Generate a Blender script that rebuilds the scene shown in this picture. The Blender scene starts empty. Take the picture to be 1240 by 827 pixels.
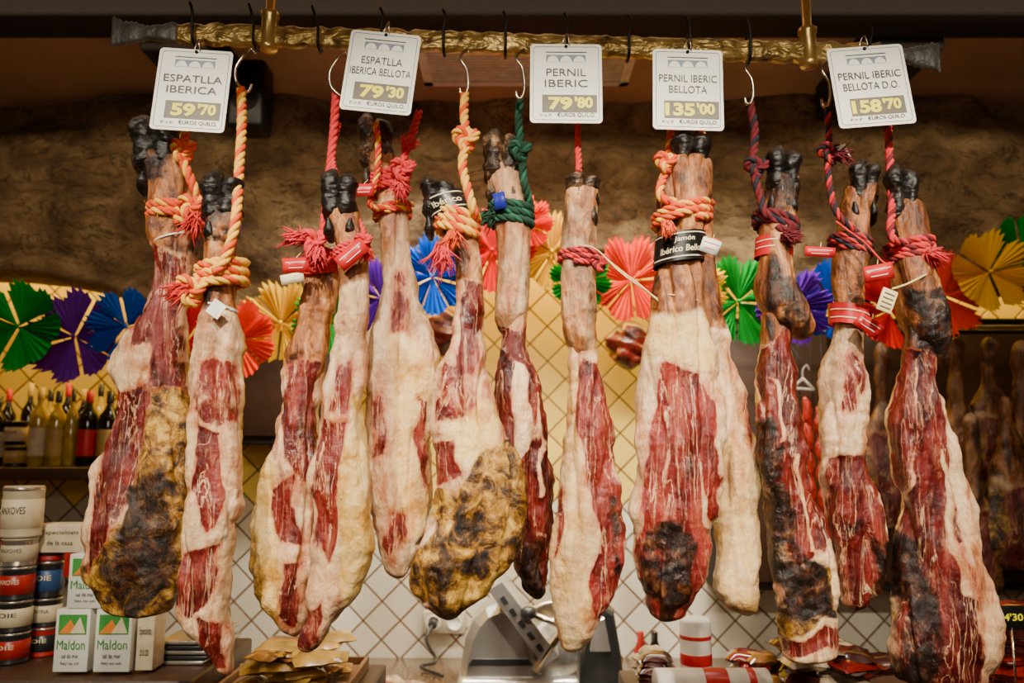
import bpy, math, random
import numpy as np
from mathutils import Vector, Matrix, noise
random.seed(7); np.random.seed(7)
sc = bpy.context.scene
# ------------------------------------------------------------ camera / survey helper
CAM = Vector((0, -1.4, 1.7)); TILT = math.radians(8); LENS = 28.0; F = LENS/36*1240
ct, st = math.cos(TILT), math.sin(TILT)
def at(px, py, y):
    """world point on the vertical plane Y=y measured from the reference photo"""
    u = (px-620)/F; v = (413.5-py)/F
    dy = ct - v*st; dz = st + v*ct
    s = (y-CAM.y)/dy
    return Vector((u*s, y, CAM.z+dz*s))
def mpp(y, py=413): return at(1, py, y).x-at(0, py, y).x

cd = bpy.data.cameras.new('camera'); co = bpy.data.objects.new('camera', cd); sc.collection.objects.link(co)
co.location = CAM; co.rotation_euler = (math.pi/2+TILT, 0, 0); cd.lens = LENS; cd.sensor_width = 36
cd.dof.use_dof = True; cd.dof.focus_distance = 1.42; cd.dof.aperture_fstop = 3.6
sc.camera = co

# ------------------------------------------------------------ material helpers
class G:
    def __init__(s, name):
        s.m = bpy.data.materials.new(name); s.m.use_nodes = True; s.nt = s.m.node_tree
        s.b = s.nt.nodes['Principled BSDF']; s.L = s.nt.links
    def n(s, t): return s.nt.nodes.new(t)
    def set(s, sock, v):
        if isinstance(v, bpy.types.NodeSocket): s.L.new(v, sock)
        elif isinstance(v, (tuple, list)) and len(v) == 3 and sock.type == 'RGBA': sock.default_value = (*v, 1)
        else: sock.default_value = v
    def pos(s, sc_=(1, 1, 1), obj=False):
        m = s.n('ShaderNodeMapping')
        if obj: s.L.new(s.n('ShaderNodeTexCoord').outputs['Object'], m.inputs[0])
        else: s.L.new(s.n('ShaderNodeNewGeometry').outputs['Position'], m.inputs[0])
        m.inputs['Scale'].default_value = sc_
        return m.outputs[0]
    def noise(s, vec, scale, det=3, dist=0, rough=.5):
        t = s.n('ShaderNodeTexNoise'); s.L.new(vec, t.inputs['Vector'])
        t.inputs['Scale'].default_value = scale; t.inputs['Detail'].default_value = det
        t.inputs['Distortion'].default_value = dist; t.inputs['Roughness'].default_value = rough
        return t.outputs[0]
    def ramp(s, f, stops):
        r = s.n('ShaderNodeValToRGB'); s.L.new(f, r.inputs[0]); e = r.color_ramp.elements
        while len(e) < len(stops): e.new(.5)
        for i, (p, c) in enumerate(stops):
            e[i].position = p; e[i].color = (*c, 1) if not isinstance(c, (int, float)) else (c, c, c, 1)
        return r.outputs[0]
    def mix(s, f, a, b, mode='MIX'):
        m = s.n('ShaderNodeMix'); m.data_type = 'RGBA'; m.blend_type = mode
        s.set(m.inputs[0], f); s.set(m.inputs[6], a); s.set(m.inputs[7], b); return m.outputs[2]
    def math(s, op, a, b=0.0, c=None):
        m = s.n('ShaderNodeMath'); m.operation = op; s.set(m.inputs[0], a); s.set(m.inputs[1], b)
        if c is not None: s.set(m.inputs[2], c)
        return m.outputs[0]
    def bump(s, h, strength, dist=.01):
        b = s.n('ShaderNodeBump'); b.inputs['Strength'].default_value = strength
        b.inputs['Distance'].default_value = dist; s.L.new(h, b.inputs['Height']); s.L.new(b.outputs[0], s.b.inputs['Normal'])
    def out(s, col=None, rough=None, metal=None, spec=None, **k):
        if col is not None: s.set(s.b.inputs['Base Color'], col)
        if rough is not None: s.set(s.b.inputs['Roughness'], rough)
        if metal is not None: s.set(s.b.inputs['Metallic'], metal)
        if spec is not None: s.set(s.b.inputs['Specular IOR Level'], spec)
        for a, v in k.items(): s.set(s.b.inputs[a.replace('_', ' ')], v)
        return s.m
_mc = {}
def plain(name, col, rough=.5, metal=0, var=.15, sc_=30, bump=0, **k):
    if name in _mc: return _mc[name]
    g = G(name); nz = g.noise(g.pos(), sc_, 3)
    a = tuple(c*(1-var) for c in col); b = tuple(min(1, c*(1+var)) for c in col)
    c = g.ramp(nz, [(.3, a), (.7, b)])
    if bump: g.bump(g.noise(g.pos(), sc_*3, 3), bump, .004)
    _mc[name] = g.out(c, rough, metal, **k); return _mc[name]

# ham material ------------------------------------------------
def ham_material(dim=1.0, name='ham_surface'):
    g = G(name)
    a1 = g.n('ShaderNodeAttribute'); a1.attribute_name = 'maska'; a2 = g.n('ShaderNodeAttribute'); a2.attribute_name = 'maskb'
    s1 = g.n('ShaderNodeSeparateColor'); g.L.new(a1.outputs['Color'], s1.inputs[0])
    s2 = g.n('ShaderNodeSeparateColor'); g.L.new(a2.outputs['Color'], s2.inputs[0])
    P = g.pos(); PV = g.pos((1, 1, .35)); PS = g.pos((1, 1, .16))
    edge = g.noise(PV, 34, 8, .8, .66); edge2 = g.noise(P, 26, 8, .5, .66)
    def mask(sock, e, lo=.42, hi=.56, amp=.95):
        v = g.math('ADD', sock, g.math('MULTIPLY', g.math('SUBTRACT', e, .5), amp))
        r = g.n('ShaderNodeMapRange'); r.interpolation_type = 'SMOOTHSTEP'
        g.L.new(v, r.inputs[0]); r.inputs[1].default_value = lo; r.inputs[2].default_value = hi; return r.outputs[0]
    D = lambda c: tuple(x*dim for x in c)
    n1 = g.noise(PV, 19, 9, .7, .66)
    fat = g.ramp(n1, [(.28, D((.28, .06, .02))), (.38, D((.56, .22, .09))), (.46, D((.78, .45, .23))), (.57, D((.90, .65, .38))), (.74, D((.68, .37, .12)))])
    stain = g.ramp(g.noise(PV, 13, 8, 1.2, .66), [(.53, 0.0), (.60, .75), (.72, .95)])
    fat = g.mix(g.math('MULTIPLY', stain, a1.outputs['Alpha']), fat, D((.28, .024, .012)))
    brn = g.ramp(g.noise(P, 16, 8, .8, .66), [(.56, 0.0), (.64, .5), (.74, .8)])
    fat = g.mix(brn, fat, D((.36, .16, .045)))
    veins = g.ramp(g.noise(PV, 26, 7, 1.8), [(.483, 0.0), (.50, 1.0), (.517, 0.0)])
    fat = g.mix(g.math('MULTIPLY', veins, .28), fat, D((.36, .06, .02)))
    yel = g.ramp(g.noise(P, 17, 8, .5, .62), [(.3, D((.32, .12, .012))), (.43, D((.66, .35, .06))), (.54, D((.88, .59, .20))), (.75, D((.94, .72, .36)))])
    c = g.mix(mask(s2.outputs[1], edge2, .25, .75), fat, yel)
    sk = g.ramp(g.noise(PV, 24, 10, 1.0, .70), [(.34, D((.008, .004, .002))), (.43, D((.10, .026, .006))), (.53, D((.36, .12, .028))), (.63, D((.66, .32, .11))), (.76, D((.86, .56, .28)))])
    c = g.mix(mask(s1.outputs[2], edge2, .22, .78), c, sk)
    mo = g.ramp(g.noise(P, 26, 10, .7, .72), [(.37, D((.005, .003, .002))), (.45, D((.06, .023, .004))), (.52, D((.30, .13, .014))), (.60, D((.58, .33, .05))), (.72, D((.80, .56, .20)))])
    c = g.mix(mask(s1.outputs[1], edge2, .36, .60), c, mo)
    c = g.mix(g.math('MULTIPLY', mask(s1.outputs[0], edge, .25, .45, .95), .55), c, D((.52, .11, .045)))
    mn = g.noise(PV, 22, 9, .9, .64)
    me = g.ramp(mn, [(.30, D((.008, .001, .001))), (.42, D((.042, .002, .002))), (.55, D((.12, .006, .005))), (.72, D((.27, .022, .014)))])
    ml = g.ramp(mn, [(.28, D((.07, .004, .004))), (.42, D((.27, .015, .012))), (.55, D((.50, .052, .036))), (.72, D((.70, .17, .09)))])
    me = g.mix(s2.outputs[2], me, ml)
    marb = g.ramp(g.noise(PS, 130, 6, 1.0, .65), [(.53, 0.0), (.65, .45), (.74, .65)])
    me = g.mix(marb, me, D((.56, .19, .09)))
    br = g.noise(P, 14, 3)
    seam = g.ramp(g.noise(PS, 21, 6, 1.2, .58), [(.485, 0.0), (.50, .95), (.515, 0.0)])
    me = g.mix(g.math('MULTIPLY', seam, g.ramp(br, [(.38, .2), (.58, 1.0)])), me, D((.86, .50, .27)))
    c = g.mix(mask(s1.outputs[0], edge, .42, .51, .80), c, me)
    dk = g.ramp(g.noise(P, 32, 9, .6, .72), [(.39, D((.003, .002, .001))), (.52, D((.018, .006, .003))), (.62, D((.10, .030, .009))), (.76, D((.38, .18, .06)))])
    c = g.mix(mask(s2.outputs[0], edge2, .36, .58), c, dk)
    h = g.math('ADD', g.noise(PV, 36, 9, .8, .66), g.math('MULTIPLY', g.noise(P, 150, 5), .2))
    g.bump(h, .80, .010)
    rg = g.ramp(g.noise(PV, 30, 5), [(.36, .16), (.62, .42)])
    rg = g.math('ADD', rg, g.math('MULTIPLY', g.math('ADD', s1.outputs[1], g.math('MULTIPLY', s1.outputs[2], .4)), .18))
    return g.out(c, rg, 0, .5)
HAM = ham_material()
HAMD = ham_material(.45, 'ham_surface_dimmed')  # same ham colours scaled down, rear-shop shade put into the material
g = G('hoof_horn'); c = g.ramp(g.noise(g.pos((1, 1, .5)), 50, 9, .5, .70), [(.38, (.002, .002, .002)), (.54, (.009, .007, .006)), (.64, (.04, .028, .02)), (.78, (.20, .14, .09))])
g.bump(g.noise(g.pos((.6, .6, 2)), 80, 6, 0, .6), .8, .004); HOOF = g.out(c, .34, 0, .5)
g = G('hoof_horn_pale'); c = g.ramp(g.noise(g.pos((1, 1, .5)), 40, 9, .5, .70), [(.42, (.006, .005, .004)), (.52, (.05, .028, .015)), (.60, (.30, .16, .07)), (.74, (.62, .40, .2))])
g.bump(g.noise(g.pos((.6, .6, 2)), 80, 6, 0, .6), .8, .004); HOOFP = g.out(c, .36, 0, .5)

# ------------------------------------------------------------ mesh builder
RX = Matrix.Rotation(math.pi/2, 3, 'X')
class MB:
    def __init__(s): s.v = []; s.f = []; s.mi = []; s.sm = []; s.mats = []
    def mid(s, m):
        if m not in s.mats: s.mats.append(m)
        return s.mats.index(m)
    def add(s, v, f, m, smooth=True):
        o = len(s.v); s.v += [tuple(p) for p in v]; s.f += [tuple(i+o for i in q) for q in f]
        k = s.mid(m); s.mi += [k]*len(f); s.sm += [smooth]*len(f)
    def box(s, lo, hi, m, bevel=0, rot=None):
        x0, y0, z0 = lo; x1, y1, z1 = hi; b = bevel
        if b <= 0:
            v = [Vector((x, y, z)) for x in (x0, x1) for y in (y0, y1) for z in (z0, z1)]
            f = [(0, 1, 3, 2), (4, 6, 7, 5), (0, 4, 5, 1), (2, 3, 7, 6), (0, 2, 6, 4), (1, 5, 7, 3)]
        else:
            v = []
            def ring(z, i):
                c = []
                for (cx, cy, a0) in ((x1-b, y1-b, 0), (x0+b, y1-b, 90), (x0+b, y0+b, 180), (x1-b, y0+b, 270)):
                    for a in (0, 30, 60, 90):
                        t = math.radians(a0+a); c.append(Vector((cx+(b-i)*math.cos(t), cy+(b-i)*math.sin(t), z)))
                return c
            for r in [ring(z0, b*.999), ring(z0+b*.3, b*.3), ring(z0+b, 0), ring(z1-b, 0), ring(z1-b*.3, b*.3), ring(z1, b*.999)]: v += r
            n = 16; f = [(i*n+j, i*n+(j+1) % n, (i+1)*n+(j+1) % n, (i+1)*n+j) for i in range(5) for j in range(n)]
            f += [tuple(range(n))[::-1], tuple(range(5*n, 6*n))]
        if rot:
            c, R = rot; v = [c+R@(p-c) for p in v]
        s.add(v, f, m, bevel > 0)
    def prism(s, poly, y0, y1, m, bev=.006):
        """poly: photo-measured outline on plane y0, extruded back to y1 with chamfered edges"""
        P = [at(a, b, y0) for a, b in poly]; c = sum(P, Vector())/len(P); n = len(P); v = []
        for yy, sh in ((y0, bev), (y0+bev, 0), (y1-bev, 0), (y1, bev)):
            for p in P:
                d = p-c; q = c+d*(1-sh/max(d.length, .001)); v.append(Vector((q.x, yy, q.z)))
        f = [(i*n+j, i*n+(j+1) % n, (i+1)*n+(j+1) % n, (i+1)*n+j) for i in range(3) for j in range(n)]+[tuple(range(n))[::-1], tuple(range(3*n, 4*n))]
        s.add(v, f, m, False)
    def lathe(s, c, prof, m, n=24, axis=None):
        v = []; c = Vector(c)
        for r, z in prof:
            for j in range(n):
                a = 2*math.pi*j/n; p = Vector((r*math.cos(a), r*math.sin(a), z))
                if axis is not None: p = axis@p
                v.append(c+p)
        k = len(prof)
        f = [(i*n+j, i*n+(j+1) % n, (i+1)*n+(j+1) % n, (i+1)*n+j) for i in range(k-1) for j in range(n)]
        f += [tuple(range(n))[::-1], tuple(range((k-1)*n, k*n))]
        s.add(v, f, m)
    def tube(s, pts, rad, m, n=8):
        pts = [Vector(p) for p in pts]; k = len(pts)
        if not isinstance(rad, (list, tuple)): rad = [rad]*k
        v = []; t0 = (pts[1]-pts[0]).normalized()
        u = t0.cross(Vector((.3, .9, .1))).normalized()
        for i in range(k):
            t = (pts[min(i+1, k-1)]-pts[max(i-1, 0)])
            if t.length < 1e-9: t = t0
            t.normalize(); u = (u-t*u.dot(t)).normalized(); w = t.cross(u)
            for j in range(n):
                a = 2*math.pi*j/n; v.append(pts[i]+(u*math.cos(a)+w*math.sin(a))*rad[i])
        f = [(i*n+j, i*n+(j+1) % n, (i+1)*n+(j+1) % n, (i+1)*n+j) for i in range(k-1) for j in range(n)]
        f += [tuple(range(n))[::-1], tuple(range((k-1)*n, k*n))]
        s.add(v, f, m)
    def build(s, name):
        a = np.array(s.v); c = (a.min(0)+a.max(0))/2
        me = bpy.data.meshes.new(name); me.from_pydata([tuple(p) for p in (a-c)], [], s.f)
        for m in s.mats: me.materials.append(m)
        me.polygons.foreach_set('material_index', s.mi); me.polygons.foreach_set('use_smooth', s.sm); me.update()
        ob = bpy.data.objects.new(name, me); ob.location = c; sc.collection.objects.link(ob); return ob

def crom(pts, step=.004):
    pts = [Vector(p) for p in pts]; q = [pts[0]*2-pts[1]]+pts+[pts[-1]*2-pts[-2]]; out = []
    for i in range(1, len(q)-2):
        a, b, c, d = q[i-1:i+3]; n = max(2, int((c-b).length/step))
        for k in range(n):
            t = k/n
            out.append(.5*((2*b)+(c-a)*t+(2*a-5*b+4*c-d)*t*t+(3*b-a-3*c+d)*t**3))
    out.append(pts[-1]); return out
def rope_geo(mb, pts, R, mats, pitch=5.5):
    P = crom(pts, R*.45); k = len(P); u = (P[1]-P[0]).cross(Vector((.2, .9, .15))).normalized()
    fr = []; L = 0
    for i in range(k):
        t = (P[min(i+1, k-1)]-P[max(i-1, 0)]).normalized(); u = (u-t*u.dot(t)).normalized(); w = t.cross(u)
        if i: L += (P[i]-P[i-1]).length
        fr.append((u.copy(), w, L))
    for sidx in range(3):
        q = []
        for i in range(k):
            a = 2*math.pi*(fr[i][2]/(pitch*R)+sidx/3)
            q.append(P[i]+(fr[i][0]*math.cos(a)+fr[i][1]*math.sin(a))*R*.52)
        mb.tube(q, R*.56, mats[sidx % len(mats)], 7)
    for i in range(0, k, 2):
        a = random.uniform(0, 6.28); d = fr[i][0]*math.cos(a)+fr[i][1]*math.sin(a)
        p = P[i]+d*R*.95; mb.tube([p, p+d*R*random.uniform(.2, .6)+Vector((0, 0, random.uniform(-1, 1)*R*.6))], [R*.05, R*.02], mats[i % len(mats)], 3)
def trefoil(c, s):
    c = Vector(c); o = []
    for i in range(22):
        t = 2*math.pi*i/21*1.0
        o.append(c+Vector(((math.sin(t)+2*math.sin(2*t))*s, -math.sin(3*t)*s, (math.cos(t)-2*math.cos(2*t))*s)))
    return o
def fray(mb, c, R, m, d=(0, 0, -1), n=40, L=.03):
    c = Vector(c); d = Vector(d)
    for i in range(n):
        v = (d+Vector((random.uniform(-.8, .8), random.uniform(-.8, .3), random.uniform(-.6, .6)))).normalized()
        s0 = c+Vector((random.uniform(-1, 1), random.uniform(-1, 1), random.uniform(-1, 1)))*R*.5
        l = L*random.uniform(.5, 1.1); b = Vector((random.uniform(-.3, .3), 0, random.uniform(-.4, .1)))*l
        mb.tube([s0, s0+v*l*.5+b*.2, s0+v*l+b], [R*.12, R*.10, R*.04], m, 4)
def text_geo(s, bold=0.0):
    cu = bpy.data.curves.new('t', 'FONT'); cu.body = s; cu.size = 1; cu.offset = bold; cu.resolution_u = 3
    ob = bpy.data.objects.new('t', cu); sc.collection.objects.link(ob); bpy.context.view_layer.update()
    dg = bpy.context.evaluated_depsgraph_get(); me = bpy.data.meshes.new_from_object(ob.evaluated_get(dg))
    v = np.array([p.co[:] for p in me.vertices]); f = [tuple(p.vertices) for p in me.polygons]
    bpy.data.objects.remove(ob); bpy.data.meshes.remove(me); return v, f
def text_on(mb, s, O, R, U, cx, cy, w, h, m, bold=0.0, off=.0008, warp=None):
    v, f = text_geo(s, bold); lo = v.min(0); hi = v.max(0); N = R.cross(U)
    x = (v[:, 0]-(lo[0]+hi[0])/2)/(hi[0]-lo[0])*w+cx; y = (v[:, 1]-(lo[1]+hi[1])/2)/(hi[1]-lo[1])*h+cy
    if warp: P = [warp(a, b) for a, b in zip(x, y)]
    else: P = [O+R*a+U*b+N*off for a, b in zip(x, y)]
    mb.add(P, f, m, False)

# ------------------------------------------------------------ hams
def pmask(X, Y, poly, soft):
    d = np.full(X.shape, 1e9); ins = np.zeros(X.shape, bool); n = len(poly)
    for i in range(n):
        x1, y1 = poly[i]; x2, y2 = poly[(i+1) % n]; dx, dy = x2-x1, y2-y1
        t = np.clip(((X-x1)*dx+(Y-y1)*dy)/(dx*dx+dy*dy+1e-9), 0, 1)
        d = np.minimum(d, np.hypot(X-x1-t*dx, Y-y1-t*dy))
        if y1 != y2:
            c = ((y1 > Y) != (y2 > Y)) & (X < (x2-x1)*(Y-y1)/(y2-y1)+x1); ins ^= c
    return np.clip(.5+np.where(ins, d, -d)/(2*soft), 0, 1)
def prof(rows, Y, sig=5):
    r = np.array(rows, float); g = np.arange(r[0, 0], r[-1, 0]+1)
    k = np.exp(-.5*(np.arange(-3*sig, 3*sig+1)/sig)**2); k /= k.sum()
    out = []
    for c in (1, 2):
        a = np.interp(g, r[:, 0], r[:, c])
        p = np.concatenate([2*a[0]-a[1:3*sig+1][::-1], a, 2*a[-1]-a[-3*sig-1:-1][::-1]])
        out.append(np.interp(Y, g, np.convolve(p, k, 'valid')))
    return out
def dep(w):
    t = min(max((w-.026)/.045, 0), 1); t = t*t*(3-2*t)
    return w*(1.0-.42*t)
HAMS = {}
def leg(h, py):
    H = HAMS[h]; rows = H.get('foot') or H['body']
    if not (rows[0][0] <= py <= rows[-1][0]): rows = H['body']
    xl, xr = prof(rows, np.array([float(py)])); a = at(xl[0], py, H['y']); b = at(xr[0], py, H['y'])
    w = (b.x-a.x)/2; return (a+b)/2, w, dep(w)
def loft(H, rows, nr, nt, seed, grow=0.0, lump=1.0):
    y0, y1 = rows[0][0], rows[-1][0]; e = 9.0
    tt = np.linspace(0, 1, nr); Y = y0+(y1-y0)*tt
    Y = np.sort(np.concatenate([Y, y0+np.array([.15, .6, 1.5]), y1-np.array([.15, .6, 1.5])])); nr = len(Y)
    xl, xr = prof(rows, Y)
    xl = xl+np.array([noise.noise(Vector((yy*.028, seed*1.37, .3)))*4.5+noise.noise(Vector((yy*.09, seed*1.37, 5.3)))*1.6 if yy > 380 else 0 for yy in Y])
    xr = xr+np.array([noise.noise(Vector((yy*.028, seed*1.37, 20.3)))*4.5+noise.noise(Vector((yy*.09, seed*1.37, 25.3)))*1.6 if yy > 380 else 0 for yy in Y])
    q = np.clip(np.minimum(Y-y0, y1-Y)/e, 0, 1); tap = np.sqrt(np.clip(1-(1-q)**2, 0.0004, 1))
    V = []; PX = []; PY = []; FR = []
    yc = H['y']
    for i in range(nr):
        a = at(xl[i], Y[i], yc); b = at(xr[i], Y[i], yc); c = (a+b)/2; w = (b.x-a.x)/2*tap[i]+grow; d = dep(w)+grow
        fl = min(1, max(0, (w-.034)/.02)); exf = .88-.26*fl
        for j in range(nt):
            th = 2*math.pi*j/nt; cs, sn = math.cos(th), math.sin(th)
            ox = w*math.copysign(abs(cs)**.88, cs); oy = -d*math.copysign(abs(sn)**(exf if sn > 0 else .88), sn)
            p = Vector((c.x+ox, yc+oy-grow, c.z))
            V.append(p); PX.append((xl[i]+xr[i])/2+(xr[i]-xl[i])/2*tap[i]*math.copysign(abs(cs)**.88, cs)); PY.append(Y[i]); FR.append(sn)
    PX = np.array(PX); PY = np.array(PY); FR = np.array(FR); N = len(V)
    WX = np.array([noise.noise(Vector((x*.022, yy*.014, seed+.4)))*12+noise.noise(Vector((x*.07, yy*.04, seed+9.4)))*6 for x, yy in zip(PX, PY)])
    WY = np.array([noise.noise(Vector((x*.025, yy*.02, seed+40.4)))*20 for x, yy in zip(PX, PY)])
    M = {k: np.zeros(N) for k in 'mosdy'}
    for kind, s, poly in H['p']:
        v = pmask(PX+WX, PY+WY, poly, 9 if kind != 'x' else 5)*s
        if kind == 'x':
            M['m'] *= 1-v; M['d'] *= 1-v; continue
        M[kind] = np.maximum(M[kind], v)
    fm = np.clip(FR*4+1.2, 0, 1)
    M['m'] *= fm; M['y'] = np.maximum(M['y'], (1-fm)*.9); M['o'] = np.maximum(M['o'], (1-fm)*.45)
    sd = Vector((seed*3.13, seed*1.71, seed*.93)); out = []
    for i in range(N):
        p = V[i]; r = i//nt; c = (V[r*nt]+V[r*nt+nt//2])/2
        dirv = (p-c); L = dirv.length
        if L > 1e-6: dirv = dirv/L
        q = Vector((p.x*1.2, p.y, p.z*.5))
        n1 = noise.noise(q*15+sd)*.0110+noise.noise(q*36+sd)*.0044+noise.noise(p*95+sd)*.0014
        n2 = -max(0, .22-abs(noise.noise(Vector((p.x*24, p.y*10, p.z*4.2))+sd)))*.038+.003
        amt = min(1, L/.035)*lump; amt *= amt**.3 if amt > 0 else 0
        n3 = -.0050*M['m'][i]+.0016*M['o'][i]*noise.noise(p*70+sd)*2+.003*M['d'][i]*noise.noise(p*80+sd)
        out.append(p+dirv*((n1+n2)*amt+n3*min(1, L/.03)))
    f = [(i*nt+j, (i+1)*nt+j, (i+1)*nt+(j+1) % nt, i*nt+(j+1) % nt) for i in range(nr-1) for j in range(nt)]
    f += [tuple(range(nt)), tuple(range((nr-1)*nt, nr*nt))[::-1]]
    A = np.stack([M['m'], M['o'], M['s'], np.full(N, H.get('st', .6))], 1); B = np.stack([M['d'], M['y'], np.full(N, H.get('l', .2)), np.ones(N)], 1)
    return out, f, A, B
def make_ham(key, name='cured_ham', res=(210, 84), mat=None):
    H = HAMS[key]; mb = MB(); As = []; Bs = []; m = mat or HAM; seed = sum(map(ord, key))
    def put(v, f, A, B, mm=None): mb.add(v, f, mm or m); As.append(A); Bs.append(B)
    put(*loft(H, H['body'], res[0], res[1], seed))
    if H.get('foot'): put(*loft(H, H['foot'], 90, 56, seed+5, .002, .7))
    if H.get('hoof'):
        xl, xr, top, base = H['hoof'][:4]; lean = H['hoof'][4] if len(H['hoof']) > 4 else 0
        w = xr-xl; s = mpp(H['y'], top); hm = HOOF if H.get('hd', 1.0) > .8 else HOOFP
        def horn(pts, rads, n=32, mm=None):
            P = crom(pts, .0018); k = len(P); v = []
            rr = np.interp(np.linspace(0, 1, k), np.linspace(0, 1, len(rads)), rads)
            for i, p in enumerate(P):
                for j in range(n):
                    a = 2*math.pi*j/n; q = p+Vector((math.cos(a)*rr[i], -math.sin(a)*rr[i]*1.15, 0))
                    q += (q-p)*(noise.noise(q*60)*.22+noise.noise(q*180)*.10); v.append(q)
            f = [(i*n+(j+1) % n, (i+1)*n+(j+1) % n, (i+1)*n+j, i*n+j) for i in range(k-1) for j in range(n)]+[tuple(range(n))[::-1], tuple(range((k-1)*n, k*n))]
            N = k*n; z = np.zeros(N); put(v, f, np.stack([z, z, z+.9, z+1], 1), np.stack([z, z, z, z+1], 1), mm or hm)
        for sgn, dtop in ((-1, 1), (1, 7)):
            cx = (xl+xr)/2+sgn*w*.235
            pts = [at(cx-sgn*w*.08, base+26, H['y']+.004), at(cx-sgn*w*.01, base+8, H['y']-.008), at(cx, (base*2+top)/3, H['y']-.015), at(cx+lean*.5+sgn*2, (base+top*2)/3, H['y']-.019), at(cx+lean-sgn*w*.03, top+dtop, H['y']-.013)]
            R = w*s*.305
            horn(pts, [R*.75, R*.98, R*1.10, R*1.02, R*.94, R*1.04, R*1.04, R*.88, R*.42])
        for sgn in (-1, 1):
            cx = (xl+xr)/2+sgn*w*.27
            pts = [at(cx, base+48, H['y']-.000), at(cx+sgn*2, base+34, H['y']-.020), at(cx+sgn*3, base+18, H['y']-.027)]
            R = w*s*.16
            horn(pts, [R*.5, R, R*1.05, R*.8, R*.3], 18)
    ob = mb.build(name)
    A = np.concatenate(As).astype(np.float32); B = np.concatenate(Bs).astype(np.float32)
    for nm, arr in (('maska', A), ('maskb', B)):
        at_ = ob.data.attributes.new(nm, 'FLOAT_COLOR', 'POINT'); at_.data.foreach_set('color', arr.ravel())
    return ob

HAMS['A'] = dict(y=.02, l=.05, st=.9, hoof=(165, 216, 141, 190, -4), body=[(184, 172, 218), (200, 173, 226), (230, 188, 232), (260, 190, 238), (290, 186, 238), (320, 188, 234), (350, 184, 230), (380, 176, 226), (405, 154, 222), (430, 134, 220), (450, 132, 218), (466, 146, 222), (500, 143, 228), (550, 126, 231), (600, 112, 231), (650, 105, 229), (700, 107, 222), (730, 122, 214), (747, 150, 196)],
  p=[('s', .95, [(150, 150), (250, 150), (250, 300), (180, 310)]), ('s', .45, [(130, 380), (225, 340), (225, 460), (130, 460)]), ('d', .62, [(165, 170), (225, 170), (218, 240), (172, 230)]), ('m', .54, [(180, 300), (240, 300), (228, 420), (165, 430)]),
     ('m', 1, [(146, 462), (197, 470), (184, 540), (168, 600), (142, 660), (118, 690), (115, 655), (130, 590), (142, 530)]), ('m', .8, [(190, 390), (226, 390), (226, 485), (190, 475)]),
     ('o', 1, [(186, 474), (245, 480), (245, 640), (225, 730), (165, 765), (90, 740), (96, 690), (148, 658), (170, 600), (180, 534)]), ('d', .54, [(160, 590), (215, 540), (222, 700), (170, 748), (140, 700)])])
HAMS['B'] = dict(y=-.075, l=.25, st=.7, hoof=(246, 291, 208, 250, 4), body=[(246, 250, 290), (290, 248, 290), (330, 248, 290), (370, 248, 285), (400, 243, 290), (430, 235, 290), (470, 230, 292), (500, 233, 285), (540, 232, 288), (580, 228, 292), (620, 225, 294), (660, 224, 288), (700, 218, 282), (740, 218, 276), (765, 232, 280), (795, 254, 286), (818, 266, 282)],
  p=[('s', .95, [(240, 230), (300, 230), (300, 370), (240, 370)]), ('d', .58, [(240, 240), (296, 240), (292, 310), (244, 300)]), ('s', .4, [(240, 370), (300, 370), (295, 460), (235, 460)]), ('m', .52, [(250, 440), (292, 440), (288, 520), (236, 500)]), ('m', 1, [(248, 510), (284, 520), (284, 590), (262, 635), (244, 600)]), ('m', 1, [(232, 670), (276, 645), (268, 720), (242, 755), (224, 720)]), ('m', .8, [(244, 750), (278, 750), (286, 815), (262, 815)]), ('y', .6, [(225, 560), (240, 560), (240, 660), (225, 660)])])
HAMS['C'] = dict(y=.035, l=.08, st=.7, body=[(296, 378, 402), (320, 374, 408), (350, 370, 408), (380, 362, 405), (410, 356, 399), (440, 350, 394), (480, 342, 389), (520, 332, 386), (560, 321, 384), (600, 311, 382), (640, 305, 381), (680, 304, 379), (720, 312, 377), (750, 330, 371), (771, 348, 366)],
  p=[('s', 1, [(365, 280), (415, 280), (410, 440), (345, 450)]), ('m', 1, [(352, 440), (388, 440), (386, 520), (366, 575), (346, 560), (342, 500)]), ('m', .8, [(326, 585), (360, 570), (374, 650), (348, 655)]), ('y', .95, [(296, 540), (335, 560), (352, 680), (345, 785), (290, 770)]), ('m', .54, [(350, 680), (380, 670), (368, 770), (335, 750)]), ('o', .52, [(300, 600), (340, 700), (330, 760), (296, 740)])])
HAMS['D'] = dict(y=-.055, l=.22, st=.35, hoof=(392, 430, 205, 246, 0), body=[(240, 397, 431), (260, 398, 432), (275, 402, 436), (300, 410, 442), (340, 414, 446), (370, 412, 446), (400, 410, 442), (430, 402, 440), (460, 394, 442), (490, 389, 442), (520, 383, 444), (560, 380, 448), (600, 380, 451), (640, 382, 451), (680, 383, 446), (720, 376, 434), (750, 370, 412), (775, 363, 392), (790, 364, 380)],
  p=[('s', 1, [(390, 230), (450, 230), (450, 350), (395, 350)]), ('s', .45, [(400, 350), (450, 350), (445, 450), (400, 450)]), ('m', .56, [(398, 430), (436, 430), (430, 500), (392, 495)]), ('m', 1, [(390, 502), (424, 507), (424, 580), (410, 640), (393, 690), (386, 660), (388, 570)]), ('y', .85, [(430, 480), (460, 480), (460, 680), (425, 760), (415, 640)]), ('m', .85, [(368, 730), (392, 725), (382, 785), (360, 780)])])
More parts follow.
